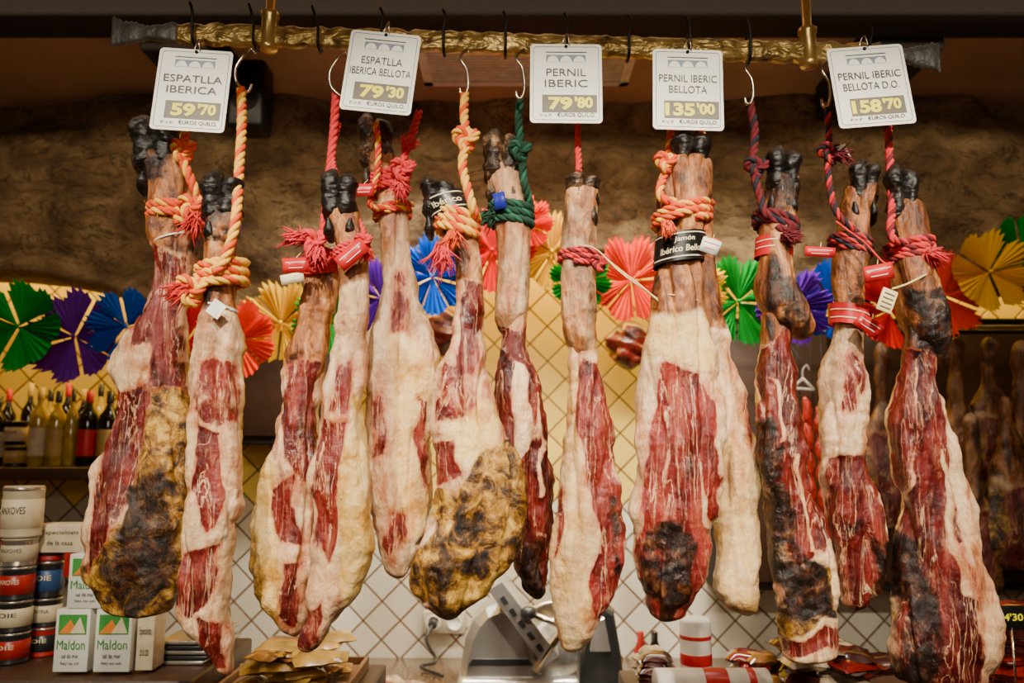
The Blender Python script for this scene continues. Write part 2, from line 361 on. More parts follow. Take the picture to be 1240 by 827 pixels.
HAMS['E'] = dict(y=.075, l=.3, st=.5, hoof=(438, 474, 138, 186, -4), hd=.75, body=[(182, 442, 478), (200, 446, 482), (235, 456, 490), (280, 461, 494), (320, 463, 498), (360, 461, 508), (400, 456, 523), (430, 450, 531), (470, 445, 531), (510, 443, 527), (550, 446, 526), (600, 450, 526), (640, 454, 520), (670, 462, 508), (701, 474, 490)],
  p=[('s', .95, [(430, 150), (495, 150), (495, 250), (440, 250)]), ('s', .5, [(445, 250), (500, 250), (500, 340), (450, 340)]), ('m', .46, [(470, 340), (500, 330), (516, 420), (475, 420)]), ('m', .62, [(455, 480), (474, 480), (474, 560), (455, 560)]), ('m', .56, [(506, 480), (528, 480), (526, 590), (508, 590)]), ('m', .46, [(466, 610), (510, 610), (490, 680), (466, 670)]), ('y', .6, [(470, 400), (535, 420), (525, 660), (480, 660)])])
HAMS['F'] = dict(y=-.035, l=.2, st=.6, hoof=(514, 548, 214, 244, -6), body=[(240, 519, 553), (255, 526, 566), (280, 540, 575), (310, 550, 581), (340, 553, 584), (370, 552, 584), (400, 547, 584), (430, 536, 587), (460, 527, 590), (490, 524, 597), (520, 522, 611), (550, 524, 626), (590, 526, 635), (630, 520, 635), (660, 507, 632), (690, 498, 618), (715, 500, 594), (735, 516, 568), (751, 532, 552)],
  p=[('s', 1, [(510, 220), (585, 220), (590, 345), (540, 345)]), ('d', .55, [(510, 220), (545, 220), (545, 270), (520, 265)]), ('m', .9, [(560, 345), (588, 345), (582, 460), (558, 450)]), ('m', .50, [(530, 425), (575, 435), (590, 510), (525, 515)]), ('m', .9, [(524, 535), (548, 538), (552, 580), (528, 590)]), ('y', .8, [(540, 480), (605, 500), (612, 570), (540, 570)]),
     ('o', 1, [(588, 540), (645, 525), (650, 660), (605, 720), (550, 762), (480, 715), (485, 680), (518, 640), (520, 595), (556, 598)]), ('d', .50, [(500, 670), (545, 655), (565, 690), (530, 745), (498, 710)]), ('y', 1, [(550, 590), (585, 590), (600, 690), (560, 720)])])
HAMS['G'] = dict(y=.085, l=.08, st=.5, hoof=(588, 628, 157, 202, 0), hd=.75, foot=[(198, 590, 629), (240, 594, 632), (270, 601, 640), (310, 605, 641), (350, 601, 640), (380, 598, 638), (395, 602, 624), (406, 605, 616)],
  body=[(350, 608, 634), (400, 606, 640), (430, 599, 645), (460, 596, 656), (500, 598, 662), (550, 600, 665), (600, 606, 668), (650, 614, 668), (690, 624, 667), (715, 638, 664), (726, 644, 660)],
  p=[('s', .46, [(580, 190), (650, 190), (650, 410), (590, 410)]), ('m', 1, [(590, 400), (650, 385), (680, 520), (685, 740), (640, 740), (608, 640), (590, 520)]), ('x', .95, [(612, 440), (628, 450), (642, 520), (632, 565), (616, 500)]), ('x', .9, [(596, 530), (606, 530), (624, 650), (612, 650)]), ('x', .9, [(642, 470), (648, 470), (658, 600), (650, 600)]), ('d', .62, [(620, 655), (672, 640), (672, 735), (636, 735)])])
HAMS['H'] = dict(y=-.03, l=.36, st=.08, hoof=(688, 724, 208, 232, 3), hd=.75, foot=[(226, 687, 724), (250, 684, 722), (280, 682, 720), (310, 682, 718), (350, 682, 718), (390, 680, 721), (412, 686, 721), (424, 696, 720), (434, 704, 718)],
  body=[(370, 688, 714), (410, 690, 718), (440, 691, 722), (470, 688, 729), (510, 684, 738), (550, 680, 744), (600, 676, 750), (650, 672, 754), (680, 669, 750), (710, 668, 744), (740, 671, 730), (770, 677, 712), (790, 684, 700)],
  p=[('s', .6, [(675, 205), (730, 205), (726, 420), (700, 440), (675, 400)]), ('y', .5, [(665, 440), (700, 440), (712, 600), (716, 740), (680, 800), (660, 700)]), ('m', 1, [(702, 436), (726, 446), (742, 530), (760, 640), (750, 705), (722, 742), (708, 725), (720, 660), (714, 600), (700, 540), (694, 480)]), ('m', .8, [(674, 590), (682, 560), (684, 640), (672, 700)]), ('d', .55, [(738, 600), (760, 600), (755, 690), (738, 700)])])
HAMS['I'] = dict(y=-.055, l=.42, st=.2, hoof=(817, 857, 156, 196, 2), body=[(190, 812, 856), (200, 806, 856), (240, 799, 856), (280, 798, 850), (320, 798, 845), (350, 796, 846), (380, 792, 851), (410, 786, 858), (450, 778, 867), (490, 773, 872), (530, 769, 875), (580, 766, 875), (620, 764, 873), (660, 765, 866), (700, 773, 852), (730, 783, 838), (753, 792, 824)],
  p=[('s', 1, [(790, 180), (860, 180), (860, 370), (785, 390)]), ('y', .55, [(780, 370), (860, 370), (870, 450), (780, 450)]), ('m', 1, [(800, 452), (842, 446), (856, 500), (866, 580), (866, 640), (846, 715), (815, 770), (780, 750), (762, 660), (768, 610), (778, 530)]), ('x', .9, [(836, 560), (843, 560), (862, 640), (848, 640)]), ('x', .8, [(800, 510), (806, 510), (798, 600), (790, 600)]), ('d', .60, [(764, 632), (822, 622), (838, 650), (830, 725), (800, 760), (770, 710)])])
HAMS['J'] = dict(y=.07, st=.05, body=[(188, 842, 856), (250, 842, 860), (320, 842, 866), (360, 846, 872), (400, 852, 882), (440, 858, 892), (480, 862, 906), (520, 866, 914), (560, 870, 918), (600, 872, 920), (640, 868, 921), (680, 864, 922), (715, 864, 920), (735, 880, 918), (746, 896, 916)],
  p=[('s', .9, [(835, 180), (870, 180), (880, 400), (840, 400)]), ('s', .5, [(840, 400), (890, 400), (900, 470), (850, 470)]), ('y', .5, [(850, 480), (925, 560), (925, 750), (850, 750)]), ('o', .5, [(880, 450), (925, 470), (925, 560), (890, 540)]), ('m', .5, [(895, 470), (925, 500), (920, 560), (905, 550)])])
HAMS['K'] = dict(y=.015, l=.08, st=.9, hoof=(929, 966, 177, 218, 3), foot=[(212, 929, 965), (235, 926, 964), (270, 921, 958), (310, 919, 953), (345, 918, 962), (370, 922, 976), (390, 936, 981), (402, 950, 981), (412, 962, 980)],
  body=[(330, 926, 950), (390, 928, 956), (430, 921, 960), (480, 916, 968), (520, 918, 970), (560, 920, 975), (600, 924, 985), (640, 930, 1000), (680, 936, 1010), (720, 940, 1012), (760, 944, 1011), (785, 946, 1012), (802, 952, 1002)],
  p=[('s', 1, [(910, 200), (990, 200), (990, 415), (910, 415)]), ('d', .60, [(922, 200), (972, 200), (968, 280), (918, 270)]), ('d', .54, [(925, 340), (985, 350), (985, 415), (945, 410)]), ('y', .4, [(925, 700), (1012, 690), (1012, 802), (940, 802)]), ('m', 1, [(910, 440), (955, 395), (975, 500), (970, 560), (915, 550)]), ('m', .9, [(930, 560), (980, 550), (1005, 640), (965, 690), (930, 620)]), ('d', .60, [(900, 500), (945, 520), (960, 640), (1010, 700), (1010, 760), (940, 730), (915, 600)]), ('o', .7, [(940, 680), (1015, 680), (1010, 750), (945, 760)]), ('m', .9, [(945, 762), (1012, 762), (1012, 782), (945, 786)]), ('x', .9, [(930, 470), (938, 470), (944, 540), (934, 540)]), ('x', .9, [(955, 560), (962, 560), (985, 660), (975, 660)])])
HAMS['L'] = dict(y=.0, l=.16, st=.6, hoof=(1031, 1062, 192, 226, 2), body=[(220, 1028, 1062), (240, 1023, 1057), (270, 1014, 1051), (310, 1010, 1047), (350, 1008, 1043), (380, 1011, 1044), (410, 1008, 1047), (450, 1002, 1049), (490, 994, 1047), (530, 990, 1045), (570, 994, 1051), (610, 1000, 1063), (650, 1008, 1075), (690, 1016, 1079), (715, 1022, 1066), (739, 1028, 1046)],
  p=[('s', 1, [(1000, 200), (1070, 200), (1060, 370), (1000, 380)]), ('s', .45, [(995, 380), (1060, 380), (1050, 470), (990, 470)]), ('m', .5, [(1000, 430), (1040, 430), (1035, 500), (1000, 500)]), ('m', .95, [(998, 560), (1044, 545), (1068, 640), (1085, 690), (1040, 750), (1014, 700), (1002, 630)]), ('d', .54, [(1045, 630), (1088, 655), (1072, 725), (1046, 700)])])
HAMS['M'] = dict(y=-.03, l=.06, st=.7, hoof=(1076, 1109, 199, 248, -3), hd=.85, foot=[(242, 1078, 1114), (260, 1080, 1118), (290, 1081, 1122), (320, 1079, 1121), (350, 1084, 1130), (385, 1090, 1144), (410, 1104, 1150), (428, 1122, 1151), (443, 1136, 1149)],
  body=[(350, 1092, 1120), (410, 1096, 1132), (440, 1092, 1132), (470, 1087, 1135), (510, 1082, 1145), (560, 1086, 1158), (600, 1089, 1168), (650, 1090, 1180), (700, 1086, 1192), (750, 1082, 1204), (790, 1082, 1207), (815, 1085, 1198), (832, 1095, 1175)],
  p=[('s', 1, [(1070, 235), (1160, 235), (1160, 445), (1070, 445)]), ('d', .6, [(1085, 345), (1155, 345), (1158, 445), (1105, 425)]), ('m', 1, [(1090, 425), (1130, 425), (1138, 500), (1146, 600), (1166, 740), (1176, 800), (1170, 850), (1075, 850), (1080, 600), (1072, 510)]), ('x', .95, [(1128, 540), (1134, 540), (1146, 640), (1158, 720), (1148, 724), (1136, 650)]), ('x', .8, [(1098, 450), (1104, 450), (1100, 600), (1094, 600)]), ('d', .58, [(1072, 530), (1090, 540), (1096, 640), (1128, 760), (1120, 840), (1074, 840)]), ('o', .5, [(1090, 700), (1130, 700), (1150, 830), (1090, 830)])])
for k in 'ABCDEFGHIJKLM': make_ham(k)

# background hams (colours dimmed to stand in for shade, on the rear rail of the shop)
RRY = 1.48
def bgham(k, y, cx, top, bot, w):
    r = [(0, .22), (.06, .24), (.2, .22), (.32, .26), (.42, .5), (.55, .8), (.7, 1), (.85, .95), (.94, .7), (1, .35)]
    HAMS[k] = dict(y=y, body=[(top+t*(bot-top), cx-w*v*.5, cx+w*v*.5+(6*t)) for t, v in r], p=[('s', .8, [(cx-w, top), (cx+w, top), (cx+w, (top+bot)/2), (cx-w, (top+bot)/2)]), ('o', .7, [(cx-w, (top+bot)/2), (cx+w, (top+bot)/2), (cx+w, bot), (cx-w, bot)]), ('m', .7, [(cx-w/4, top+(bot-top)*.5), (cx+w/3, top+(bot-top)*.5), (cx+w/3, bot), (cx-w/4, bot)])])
    make_ham(k, 'dimmed_cured_ham', (70, 32), HAMD)
for i, (cx, t, b, w) in enumerate([(1158, 408, 640, 66), (1196, 408, 600, 66), (1236, 412, 690, 72), (1066, 415, 640, 60), (1176, 500, 745, 60), (1300, 410, 640, 80), (1218, 480, 690, 64), (1345, 410, 660, 70), (1268, 412, 600, 60)]):
    bgham('bg%d' % i, RRY+(-.22 if i in (4, 6) else 0), cx, t, b, w)

# ------------------------------------------------------------ ropes
RED = plain('rope_red', (.60, .025, .02), .85, bump=.4, sc_=150); YEL = plain('rope_yellow', (.90, .46, .05), .85, bump=.4, sc_=150)
ORG = plain('rope_orange', (.74, .08, .012), .85, bump=.4, sc_=150)
GRN = plain('rope_green', (.01, .055, .028), .85, bump=.4, sc_=150); MAR = plain('rope_maroon', (.15, .008, .015), .85, bump=.4, sc_=150)
NAV = plain('rope_navy', (.015, .015, .025), .85, bump=.4, sc_=150); PINK = plain('rope_crimson', (.66, .03, .045), .85, bump=.4, sc_=150)
TWINE = plain('twine', (.78, .58, .28), .8, sc_=200); TWD = plain('dark_string', (.02, .014, .01), .8)
def wrap(h, py, R, turns=2, pitch=1.7, tilt=.15, ph=0.0):
    c, w, d = leg(h, py); o = []; n = int(20*turns)
    for i in range(n+1):
        a = ph+2*math.pi*i/20; o.append(Vector((c.x+(w+R*1.0)*math.cos(a), c.y-(d+R*1.0)*math.sin(a), c.z+tilt*w*math.cos(a)-pitch*R*i/20+pitch*R*turns/2)))
    return o
def rope(h, path, py, R, mats, turns=2, tilt=.15, knots=(), frays=(), ph=0.0):
    mb = MB(); pts = [at(*p) for p in path]
    if py: pts += wrap(h, py, R, turns, 1.8, tilt, ph)
    rope_geo(mb, pts, R, mats)
    for k in knots: rope_geo(mb, trefoil(at(*k[:3]), R*(k[3] if len(k) > 3 else .8)), R*.9, mats)
    for k in frays: fray(mb, at(*k[:3]), R*2.2, k[3], k[4] if len(k) > 4 else (0, 0, -1), 90, R*(k[5] if len(k) > 5 else 4))
    return mb.build('hanging_rope')
RY = [ORG, YEL, ORG]
rope('A', [(222, 120, .03), (224, 165, .0), (219, 186, -.03), (230, 215, -.035), (240, 240, -.02)], 262, .0085, RY, 2.2, -.1, [(232, 250, -.045, .8), (222, 182, -.035, .75)], [(236, 262, -.05, RED)])
rope('B', [(292, 108, -.03), (293, 150, -.06), (290, 200, -.085), (285, 270, -.115), (272, 315, -.12), (262, 328, -.118)], 335, .0085, [ORG, YEL, YEL], 2.6, .1, [(232, 350, -.11, .95)], [(224, 352, -.115, RED, (-1, 0, -.3), 3.4)])
rope('C', [(407, 114, .0), (404, 160, .0), (398, 220, -.005), (392, 275, -.01), (386, 300, -.01)], 322, .0080, [PINK, RED, PINK], 2.5, .1, [(380, 292, -.03, .9)], [(366, 288, -.035, PINK, (-1, 0, .1), 4), (384, 300, -.03, PINK, (0, 0, -1), 4)])
rope('D', [(410, 150, .02), (404, 200, -.01), (436, 270, -.06), (444, 290, -.075)], 304, .0050, [PINK, RED, PINK], 2.0, .3, [(440, 292, -.09, .9)], [(446, 304, -.09, RED, (0, 0, -1), 3)])
rope('E', [(455, 148, .0), (458, 180, .0), (456, 215, .01), (450, 250, .02)], 258, .0060, [YEL, ORG, RED], 2, .2)
rope('E', [(508, 135, .04), (498, 165, .03), (490, 190, .02), (486, 208, .02)], 224, .0070, [PINK, RED, PINK], 3, .2, [(488, 205, .015, 1.0)], [(492, 180, .02, PINK, (.5, 0, 1), 4), (484, 222, .02, PINK, (.2, 0, -1), 4)])
rope('F', [(563, 114, -.01), (562, 140, -.03), (565, 165, -.05), (560, 200, -.065), (568, 235, -.075), (574, 256, -.07)], 272, .0082, [YEL, ORG, YEL], 2.6, -.45, [(564, 168, -.055, .85)], [(536, 300, -.08, PINK, (-.2, 0, -1), 5), (548, 284, -.08, ORG, (-.3, 0, -1), 3)])
rope('G', [(630, 118, .03), (628, 150, .04), (632, 180, .045), (634, 215, .04), (640, 240, .06)], 262, .0080, [GRN, GRN, plain('rope_teal', (.02, .12, .07), .85)], 2.6, -.2, [(630, 182, .035, .75)], [(594, 262, .03, GRN, (-1, 0, -.2), 3)])
rope('H', [(701, 120, .0), (700, 170, -.02), (701, 208, -.03)], 0, .0060, [PINK, RED, RED], 1)
rope('H', [(722, 312, -.03), (721, 314, -.05)], 314, .0055, [RED, MAR, PINK], 2.3, -.1, [(726, 318, -.06, .8)])
rope('I', [(812, 140, .0), (812, 168, -.03), (806, 205, -.07), (802, 240, -.09)], 263, .0075, RY, 2.2, .25, [(806, 196, -.085, .7)], [(808, 272, -.11, ORG, (0, 0, -1), 2)])
rope('J', [(850, 150, .03), (852, 200, .02), (852, 260, .03), (852, 300, .04)], 300, .006, RY, 1.5, .1)
rope('K', [(908, 124, .0), (914, 160, .0), (912, 200, -.01), (922, 245, -.015), (932, 262, -.02)], 274, .0075, [MAR, NAV, MAR], 2.3, -.5, [(916, 202, -.01, .8)], [(952, 286, -.03, MAR, (1, 0, 0), 3)])
rope('L', [(1001, 125, .0), (1004, 165, -.01), (1002, 200, -.02), (1010, 250, -.035), (1030, 275, -.04)], 298, .0060, [MAR, RED, NAV], 2.4, -.3, [(1006, 185, -.02, 1.1)], [(1014, 188, -.03, MAR, (1, 0, 0), 4)])
rope('M', [(1074, 120, .0), (1076, 160, -.02), (1078, 210, -.04), (1080, 250, -.05), (1082, 290, -.075)], 306, .0068, [RED, PINK, MAR], 3, .1, [(1120, 306, -.06, .9)], [(1124, 308, -.07, PINK, (1, 0, -.3), 4)])
mb = MB()
for path in ([(722, 302, -.065), (745, 322, -.085), (775, 345, -.1), (797, 364, -.105)], [(700, 296, -.07), (722, 302, -.07), (752, 330, -.09), (796, 362, -.105)]):
    mb.tube(crom([at(*p) for p in path]), .0013, TWINE, 6)
mb.tube(wrap('I', 364, .0012, 1.1, 1, -.2), .0013, TWINE, 6); mb.tube(wrap('H', 300, .0012, 1.1, 1, .2), .0015, TWINE, 6)
mb.build('straw_twine')
mb = MB()
mb.tube(crom([at(*p) for p in [(1012, 268, -.05), (1028, 280, -.06), (1048, 295, -.07), (1070, 318, -.08), (1082, 318, -.08)]]), .002, RED, 6)
mb.build('red_string')
WHT = plain('white_plastic', (.80, .77, .69), .4)
mb = MB(); mb.tube(wrap('B', 372, .001, 1.1, 1, -.25), .0022, WHT, 6); c = at(262, 374, -.125); mb.box(c-Vector((.012, .001, .013)), c+Vector((.012, .001, .013)), WHT, 0, (c, Matrix.Rotation(.6, 3, 'Y'))); mb.build('plastic_tie_tag')
mb = MB(); mb.tube(wrap('A', 292, .002, 1.1, 1, .3), .002, WHT, 6); mb.build('plastic_tie')

# labels and bands
LRED = plain('label_red', (.56, .015, .02), .3); BLK = plain('label_black', (.008, .008, .008), .3); CREAM = plain('label_cream', (.80, .68, .42), .5)
def band(h, y0, y1, m, name='paper_band', text=None, stripe=None, tilt=0):
    mb = MB(); v = []; n = 56; R = 6; c0, w0, d0 = leg(h, (y0+y1)/2)
    W = max(leg(h, y0)[1], leg(h, y1)[1])+.007; Dp = max(leg(h, y0)[2], leg(h, y1)[2])+.008
    z0 = leg(h, y0)[0].z; z1 = leg(h, y1)[0].z; hh = (z0-z1)/2
    ca = leg(h, y0)[0].x; cb = leg(h, y1)[0].x
    def leg_c(b): return cb+(ca-cb)*(b+hh)/(2*hh)
    def wp(a, b): return Vector((leg_c(b)+W*math.sin(a), c0.y-Dp*math.cos(a), c0.z+b+tilt*W*math.sin(a)))
    for i in range(R+1):
        b = hh-2*hh*i/R
        for j in range(n): v.append(wp(2*math.pi*j/n, b)+Vector((0, 0, noise.noise(Vector((j*.3, i, 1)))*.001)))
    f = [(i*n+j, (i+1)*n+j, (i+1)*n+(j+1) % n, i*n+(j+1) % n) for i in range(R) for j in range(n)]
    mb.add(v, f, m)
    def tp(a, b): return wp(a, b)+Vector((math.sin(a), -math.cos(a), 0))*.0012
    if text:
        for s, dz, hg, ww in text: text_on(mb, s, None, Vector((1, 0, 0)), Vector((0, 0, 1)), 0, dz, ww, hg, CREAM, .012, warp=tp)
    if stripe:
        for dz in stripe:
            q = [tp(a/10, dz+.0010) for a in range(-14, 15)]+[tp(a/10, dz-.0010) for a in range(-14, 15)]; k = 29
            mb.add(q, [(k+i, k+i+1, i+1, i) for i in range(k-1)], CREAM)
    return mb.build(name)
band('I', 286, 321, BLK, 'ham_label_band', [("Jamón", .010, .011, .8), ("Ibérico Bellota", -.006, .011, 1.9)], [.021, -.0195], .12)
band('F', 238, 262, BLK, 'ham_label_band', [("Ibérico", 0, .010, 1.5)], [.012, -.012], .3)
band('K', 288, 312, LRED, 'ham_label_band', None, [.008, -.004]); band('L', 372, 396, LRED, 'ham_label_band', None, [.006, -.008], -.2)
def card(px, py, y, w, h, rot, m, name, lines=True):
    mb = MB(); s = mpp(y, py); O = at(px, py, y); a = math.radians(rot); R = Vector((math.cos(a), .12, math.sin(a))).normalized(); U = Vector((-math.sin(a), -.15, math.cos(a))).normalized(); U = (U-R*U.dot(R)).normalized(); N = R.cross(U)
    w *= s/2; h *= s/2
    v = [O+R*x*w+U*yy*h+N*z+N*(.004*math.sin(x*2)) for z in (.0008, -.0008) for yy in (-1, 1) for x in (-1, -.5, 0, .5, 1)]
    f = []
    for i in range(4): f += [(i, i+1, 6+i, 5+i), (10+i, 15+i, 16+i, 11+i), (i, 10+i, 11+i, i+1), (5+i, 6+i, 16+i, 15+i)]
    f += [(0, 5, 15, 10), (4, 14, 19, 9)]
    mb.add(v, f, m)
    if lines:
        wm = WHT if m != WHT else LRED
        for dy, ww in ((.4, .8), (-.35, .55)):
            q = [O+R*x*w*ww+U*(dy+t)*h+N*.0016+N*(.004*math.sin(x*ww*2)) for t in (-.05, .05) for x in (-1, -.5, 0, .5, 1)]
            mb.add(q, [(i, i+1, 6+i, 5+i) for i in range(4)], wm, False)
    mb.tube([O+U*h*.9, O+U*h*.9+Vector((.006, .01, .012))], .0008, TWINE, 5)
    return mb.build(name)
card(426, 308, -.108, 40, 20, 42, LRED, 'ham_tag'); card(358, 321, -.045, 32, 18, 3, LRED, 'ham_tag'); card(354, 337, -.04, 28, 12, 12, CREAM, 'ham_tag'); card(440, 230, .0, 26, 15, 0, LRED, 'ham_tag')
card(993, 305, -.05, 36, 12, -3, LRED, 'ham_tag'); card(1064, 330, -.09, 36, 20, 12, LRED, 'ham_tag'); card(1052, 394, -.06, 32, 18, -35, LRED, 'ham_tag')
card(860, 298, -.10, 22, 18, -20, WHT, 'ham_tag'); card(1022, 186, -.03, 9, 22, 25, WHT, 'ham_tag', False); card(605, 243, .03, 14, 20, 10, plain('label_blue', (.02, .03, .38), .4), 'ham_tag', False)
INK0 = plain('seal_print', (.12, .08, .03), .5)
def seal():
    mb = MB(); g = plain('seal_card', (.74, .60, .30), .5, 0); y = -.10
    c = at(1074, 364, y); R = Matrix.Rotation(.4, 3, 'Y')
    mb.box(c-Vector((.013, .002, .020)), c+Vector((.013, .002, .020)), g, .0015, (c, R))
    for i in range(4): mb.box(c+Vector((-.009, -.0028, -.014+i*.008)), c+Vector((.009, -.002, -.0115+i*.008)), INK0, 0, (c, R))
    mb.tube(crom([at(1080, 350, y), at(1098, 344, y), at(1118, 334, y+.02), at(1124, 330, y+.05)]), .0018, TWINE, 6)
    mb.build('seal_tag')
seal()

# ------------------------------------------------------------ rail, hooks, supports
g = G('hammered_brass_iron'); c = g.ramp(g.noise(g.pos(), 30, 5), [(.3, (.12, .075, .025)), (.5, (.50, .34, .10)), (.72, (.85, .64, .25))])
g.bump(g.noise(g.pos((1, 1, 2)), 22, 3, .4), 1.0, .014); RAILM = g.out(c, .38, .65)
IRON = plain('forged_iron', (.16, .16, .15), .5, .5, bump=.5, sc_=40); BLKI = plain('black_iron', (.012, .012, .012), .4, .5)
BRASS = plain('aged_brass', (.68, .48, .16), .30, .8, var=.2, sc_=15); STEEL = plain('steel', (.60, .54, .43), .22, 1.0, var=.08)
def rail_c(px): return at(px, 39+(px-140)*(69-39)/995, .02)
def rail():
    mb = MB()
    for seg, (p0, p1, m) in enumerate([(136, 216, IRON), (216, 1062, RAILM), (1062, 1138, IRON)]):
        k = int((p1-p0)/2.2); v = []
        for i in range(k+1):
            px = p0+(p1-p0)*i/k; c = rail_c(px); h = .0175+.0030*abs(math.sin(px*math.pi/31+noise.noise(Vector((px*.02, 0, 0)))))+noise.noise(Vector((px*.13, 0, 1)))*.0015; t = .010
            e = min(px-136, 1138-px)
            if e < 72:
                q = 1-e/72; h = .017+.012*q**2.2-.005*math.exp(-((e-45)/14)**2)+.002*math.sin(e*.9)*q; t = .010-.006*q
            b = .005
            for (yy, zz) in ((-t, -h+b), (-t, 0), (-t, h-b), (-t+b*.7, h), (t-b*.7, h), (t, h-b), (t, 0), (t, -h+b), (t-b*.7, -h), (-t+b*.7, -h)):
                d = noise.noise(Vector((px*.09, zz*70, yy*30)))*.0035
                v.append(c+Vector((0, yy-d if yy < 0 else yy, zz+(d*.5))))
        r = 10; f = [(i*r+j, i*r+(j+1) % r, (i+1)*r+(j+1) % r, (i+1)*r+j) for i in range(k) for j in range(r)]+[tuple(range(r))[::-1], tuple(range(k*r, k*r+r))]
        mb.add(v, f, m, True)
    for px in (326, 979):
        c = rail_c(px)
        mb.lathe((c.x, c.y, c.z-.018), [(.012, -.012), (.017, -.008), (.017, .0), (.0155, .004), (.0155, .055), (.0175, .058), (.0175, .066), (.012, .07), (.0085, .075), (.0085, 3.02-c.z+.018)], BRASS, 28)
    mb.build('hammered_hanging_rail')
rail()
for px in (238, 311, 388, 464, 538, 612, 686, 760, 833, 905, 1048):
    c = rail_c(px); mb = MB(); tw = random.uniform(-.006, .006)
    pts = [c+Vector((tw-.006, -.024, .052)), c+Vector((tw, -.026, .035)), c+Vector((0, -.022, .012)), c+Vector((0, -.018, -.018)), c+Vector((0, .0, -.026)), c+Vector((0, .016, -.018)), c+Vector((0, .018, .01)), c+Vector((0, .012, .024)), c+Vector((0, .0, .027))]
    mb.tube(crom(pts, .003), .0027, BLKI, 8); mb.build('iron_hook')
def shook(x, top, bot, y, r=.0028):
    mb = MB(); dx = 13
    q = [(x+dx+4, top-4), (x+dx-2, top-9), (x+4, top-2), (x-6, top+14), (x-6, top+30), (x, bot-6), (x+8, bot-1), (x+13, bot-10)]
    mb.tube(crom([at(a, b, y+(.012 if i < 2 else 0)) for i, (a, b) in enumerate(q)], .003), r, STEEL, 8); mb.build('steel_meat_hook')
shook(292, 68, 112, -.01); shook(406, 72, 117, -.01)
for x, t, b, y in ((563, 62, 116, -.008), (631, 62, 120, -.004), (908, 74, 127, -.008), (1001, 76, 130, -.008)):
    mb = MB(); sg = -1 if x != 908 else 1; q = [(x-4*sg, t+2, y+.03), (x-3*sg, t-2, y+.01), (x-6, t+8, y), (x+2, t+22, y), (x+4, b-12, y), (x, b-1, y), (x-5, b-3, y), (x-6, b-10, y)]
    mb.tube(crom([at(*p) for p in q], .003), .0026, STEEL, 8); mb.build('steel_meat_hook')

# ------------------------------------------------------------ price tags
CARD = plain('card_white', (.90, .89, .78), .45, var=.04); INK = plain('card_ink', (.02, .02, .02), .5); GREYB = plain('card_grey', (.12, .10, .07), .5)
PRICE = plain('price_yellow', (1.0, .88, .01), .5, var=.02); BLUEG = plain('card_bluegrey', (.18, .24, .30), .5)
def tag(px, py, y, w, h, roll, lines, price, yaw=0):
    mb = MB(); s = mpp(y, py); O = at(px, py, y); a = math.radians(roll)
    R = Vector((math.cos(a), yaw, math.sin(a))).normalized(); U = Vector((-math.sin(a), .06, math.cos(a))); U = (U-R*U.dot(R)).normalized(); N = R.cross(U)
    def rr(w, h, r, z, n=6):
        o = []
        for cx, cy, a0 in ((w/2-r, h/2-r, 0), (-w/2+r, h/2-r, 90), (-w/2+r, -h/2+r, 180), (w/2-r, -h/2+r, 270)):
            for i in range(n+1):
                t = math.radians(a0+90*i/n); o.append(O+R*(cx+r*math.cos(t))*s+U*(cy+r*math.sin(t))*s+N*z)
        return o
    f1 = rr(w, h, 5, .001); b1 = rr(w, h, 5, -.001); k = len(f1)
    mb.add(f1+b1, [tuple(range(k)), tuple(range(k, 2*k))[::-1]]+[(i, k+i, k+(i+1) % k, (i+1) % k) for i in range(k)], CARD, False)
    o1 = rr(w-7, h-7, 4, .0014); o2 = rr(w-8.2, h-8.2, 3.4, .0014)
    mb.add(o1+o2, [(i, (i+1) % k, k+(i+1) % k, k+i) for i in range(k)], INK, False)
    def rect(cx, cy, ww, hh, m, z=.0015):
        mb.add([O+R*(cx+i*ww/2)*s+U*(cy+j*hh/2)*s+N*z for i, j in ((-1, -1), (1, -1), (1, 1), (-1, 1))], [(0, 1, 2, 3)], m, False)
    rect(0, h/2-11, 50, 1.2, INK); rect(0, h/2-19, 48, 9, BLUEG)
    for i in range(3):
        q = [(-16+i*16+7*math.cos(t*math.pi/8), h/2-24+8*math.sin(t*math.pi/8)) for t in range(9)]
        mb.add([O+R*x*s+U*yy*s+N*.0018 for x, yy in q], [tuple(range(9))], CARD, False)
    def T(t, cx, cy, ww, hh, m, b=0.0): text_on(mb, t, O+N*.0022, R*s, U*s, cx, cy, ww, hh, m, b, off=0)
    for i, (t, ww) in enumerate(lines): T(t, 0, 14-i*14.5, ww, 9.5, INK, .0)
    rect(4, -27, 66, 23, GREYB)
    k3 = len(price[0]) == 3
    T(price[0], -10 if k3 else -7, -27, 36 if k3 else 29, 17, PRICE, .045); T("'"+price[1], 21, -25.5, 22, 15, PRICE, .045)
    T("P.V.P.", -24, -h/2+9.5, 15, 3.5, INK); T("€UROS QUILO.", 12, -h/2+10, 46, 6, INK, .006)
    top = O+U*(h/2-2)*s
    lp = [top+R*.006+N*.003, top+U*.012+R*.004+N*.006, top+U*.022+N*.004+R*.002, top+U*.012-R*.004-N*.002, top-R*.006-N*.003]
    mb.tube(crom(lp, .003), .0012, STEEL, 6); mb.lathe(top-U*.002+N*.001, [(.003, -.002), (.003, .002)], BLKI, 12, RX)
    mb.build('price_tag')
tag(232.5, 109, -.085, 88, 107, -2.5, [("ESPATLLA", 70), ("IBERICA", 60)], ("59", "70"), .05)
tag(461, 87.5, -.07, 86, 106, -6, [("ESPATLLA", 50), ("IBERICA BELLOTA", 74)], ("79", "30"))
tag(685.5, 101, -.075, 87, 104, -.5, [("PERNIL", 48), ("IBERIC", 52)], ("79", "80"))
tag(833, 108.5, -.095, 85, 106, -1.8, [("PERNIL IBERIC", 70), ("BELLOTA", 46)], ("135", "00"))
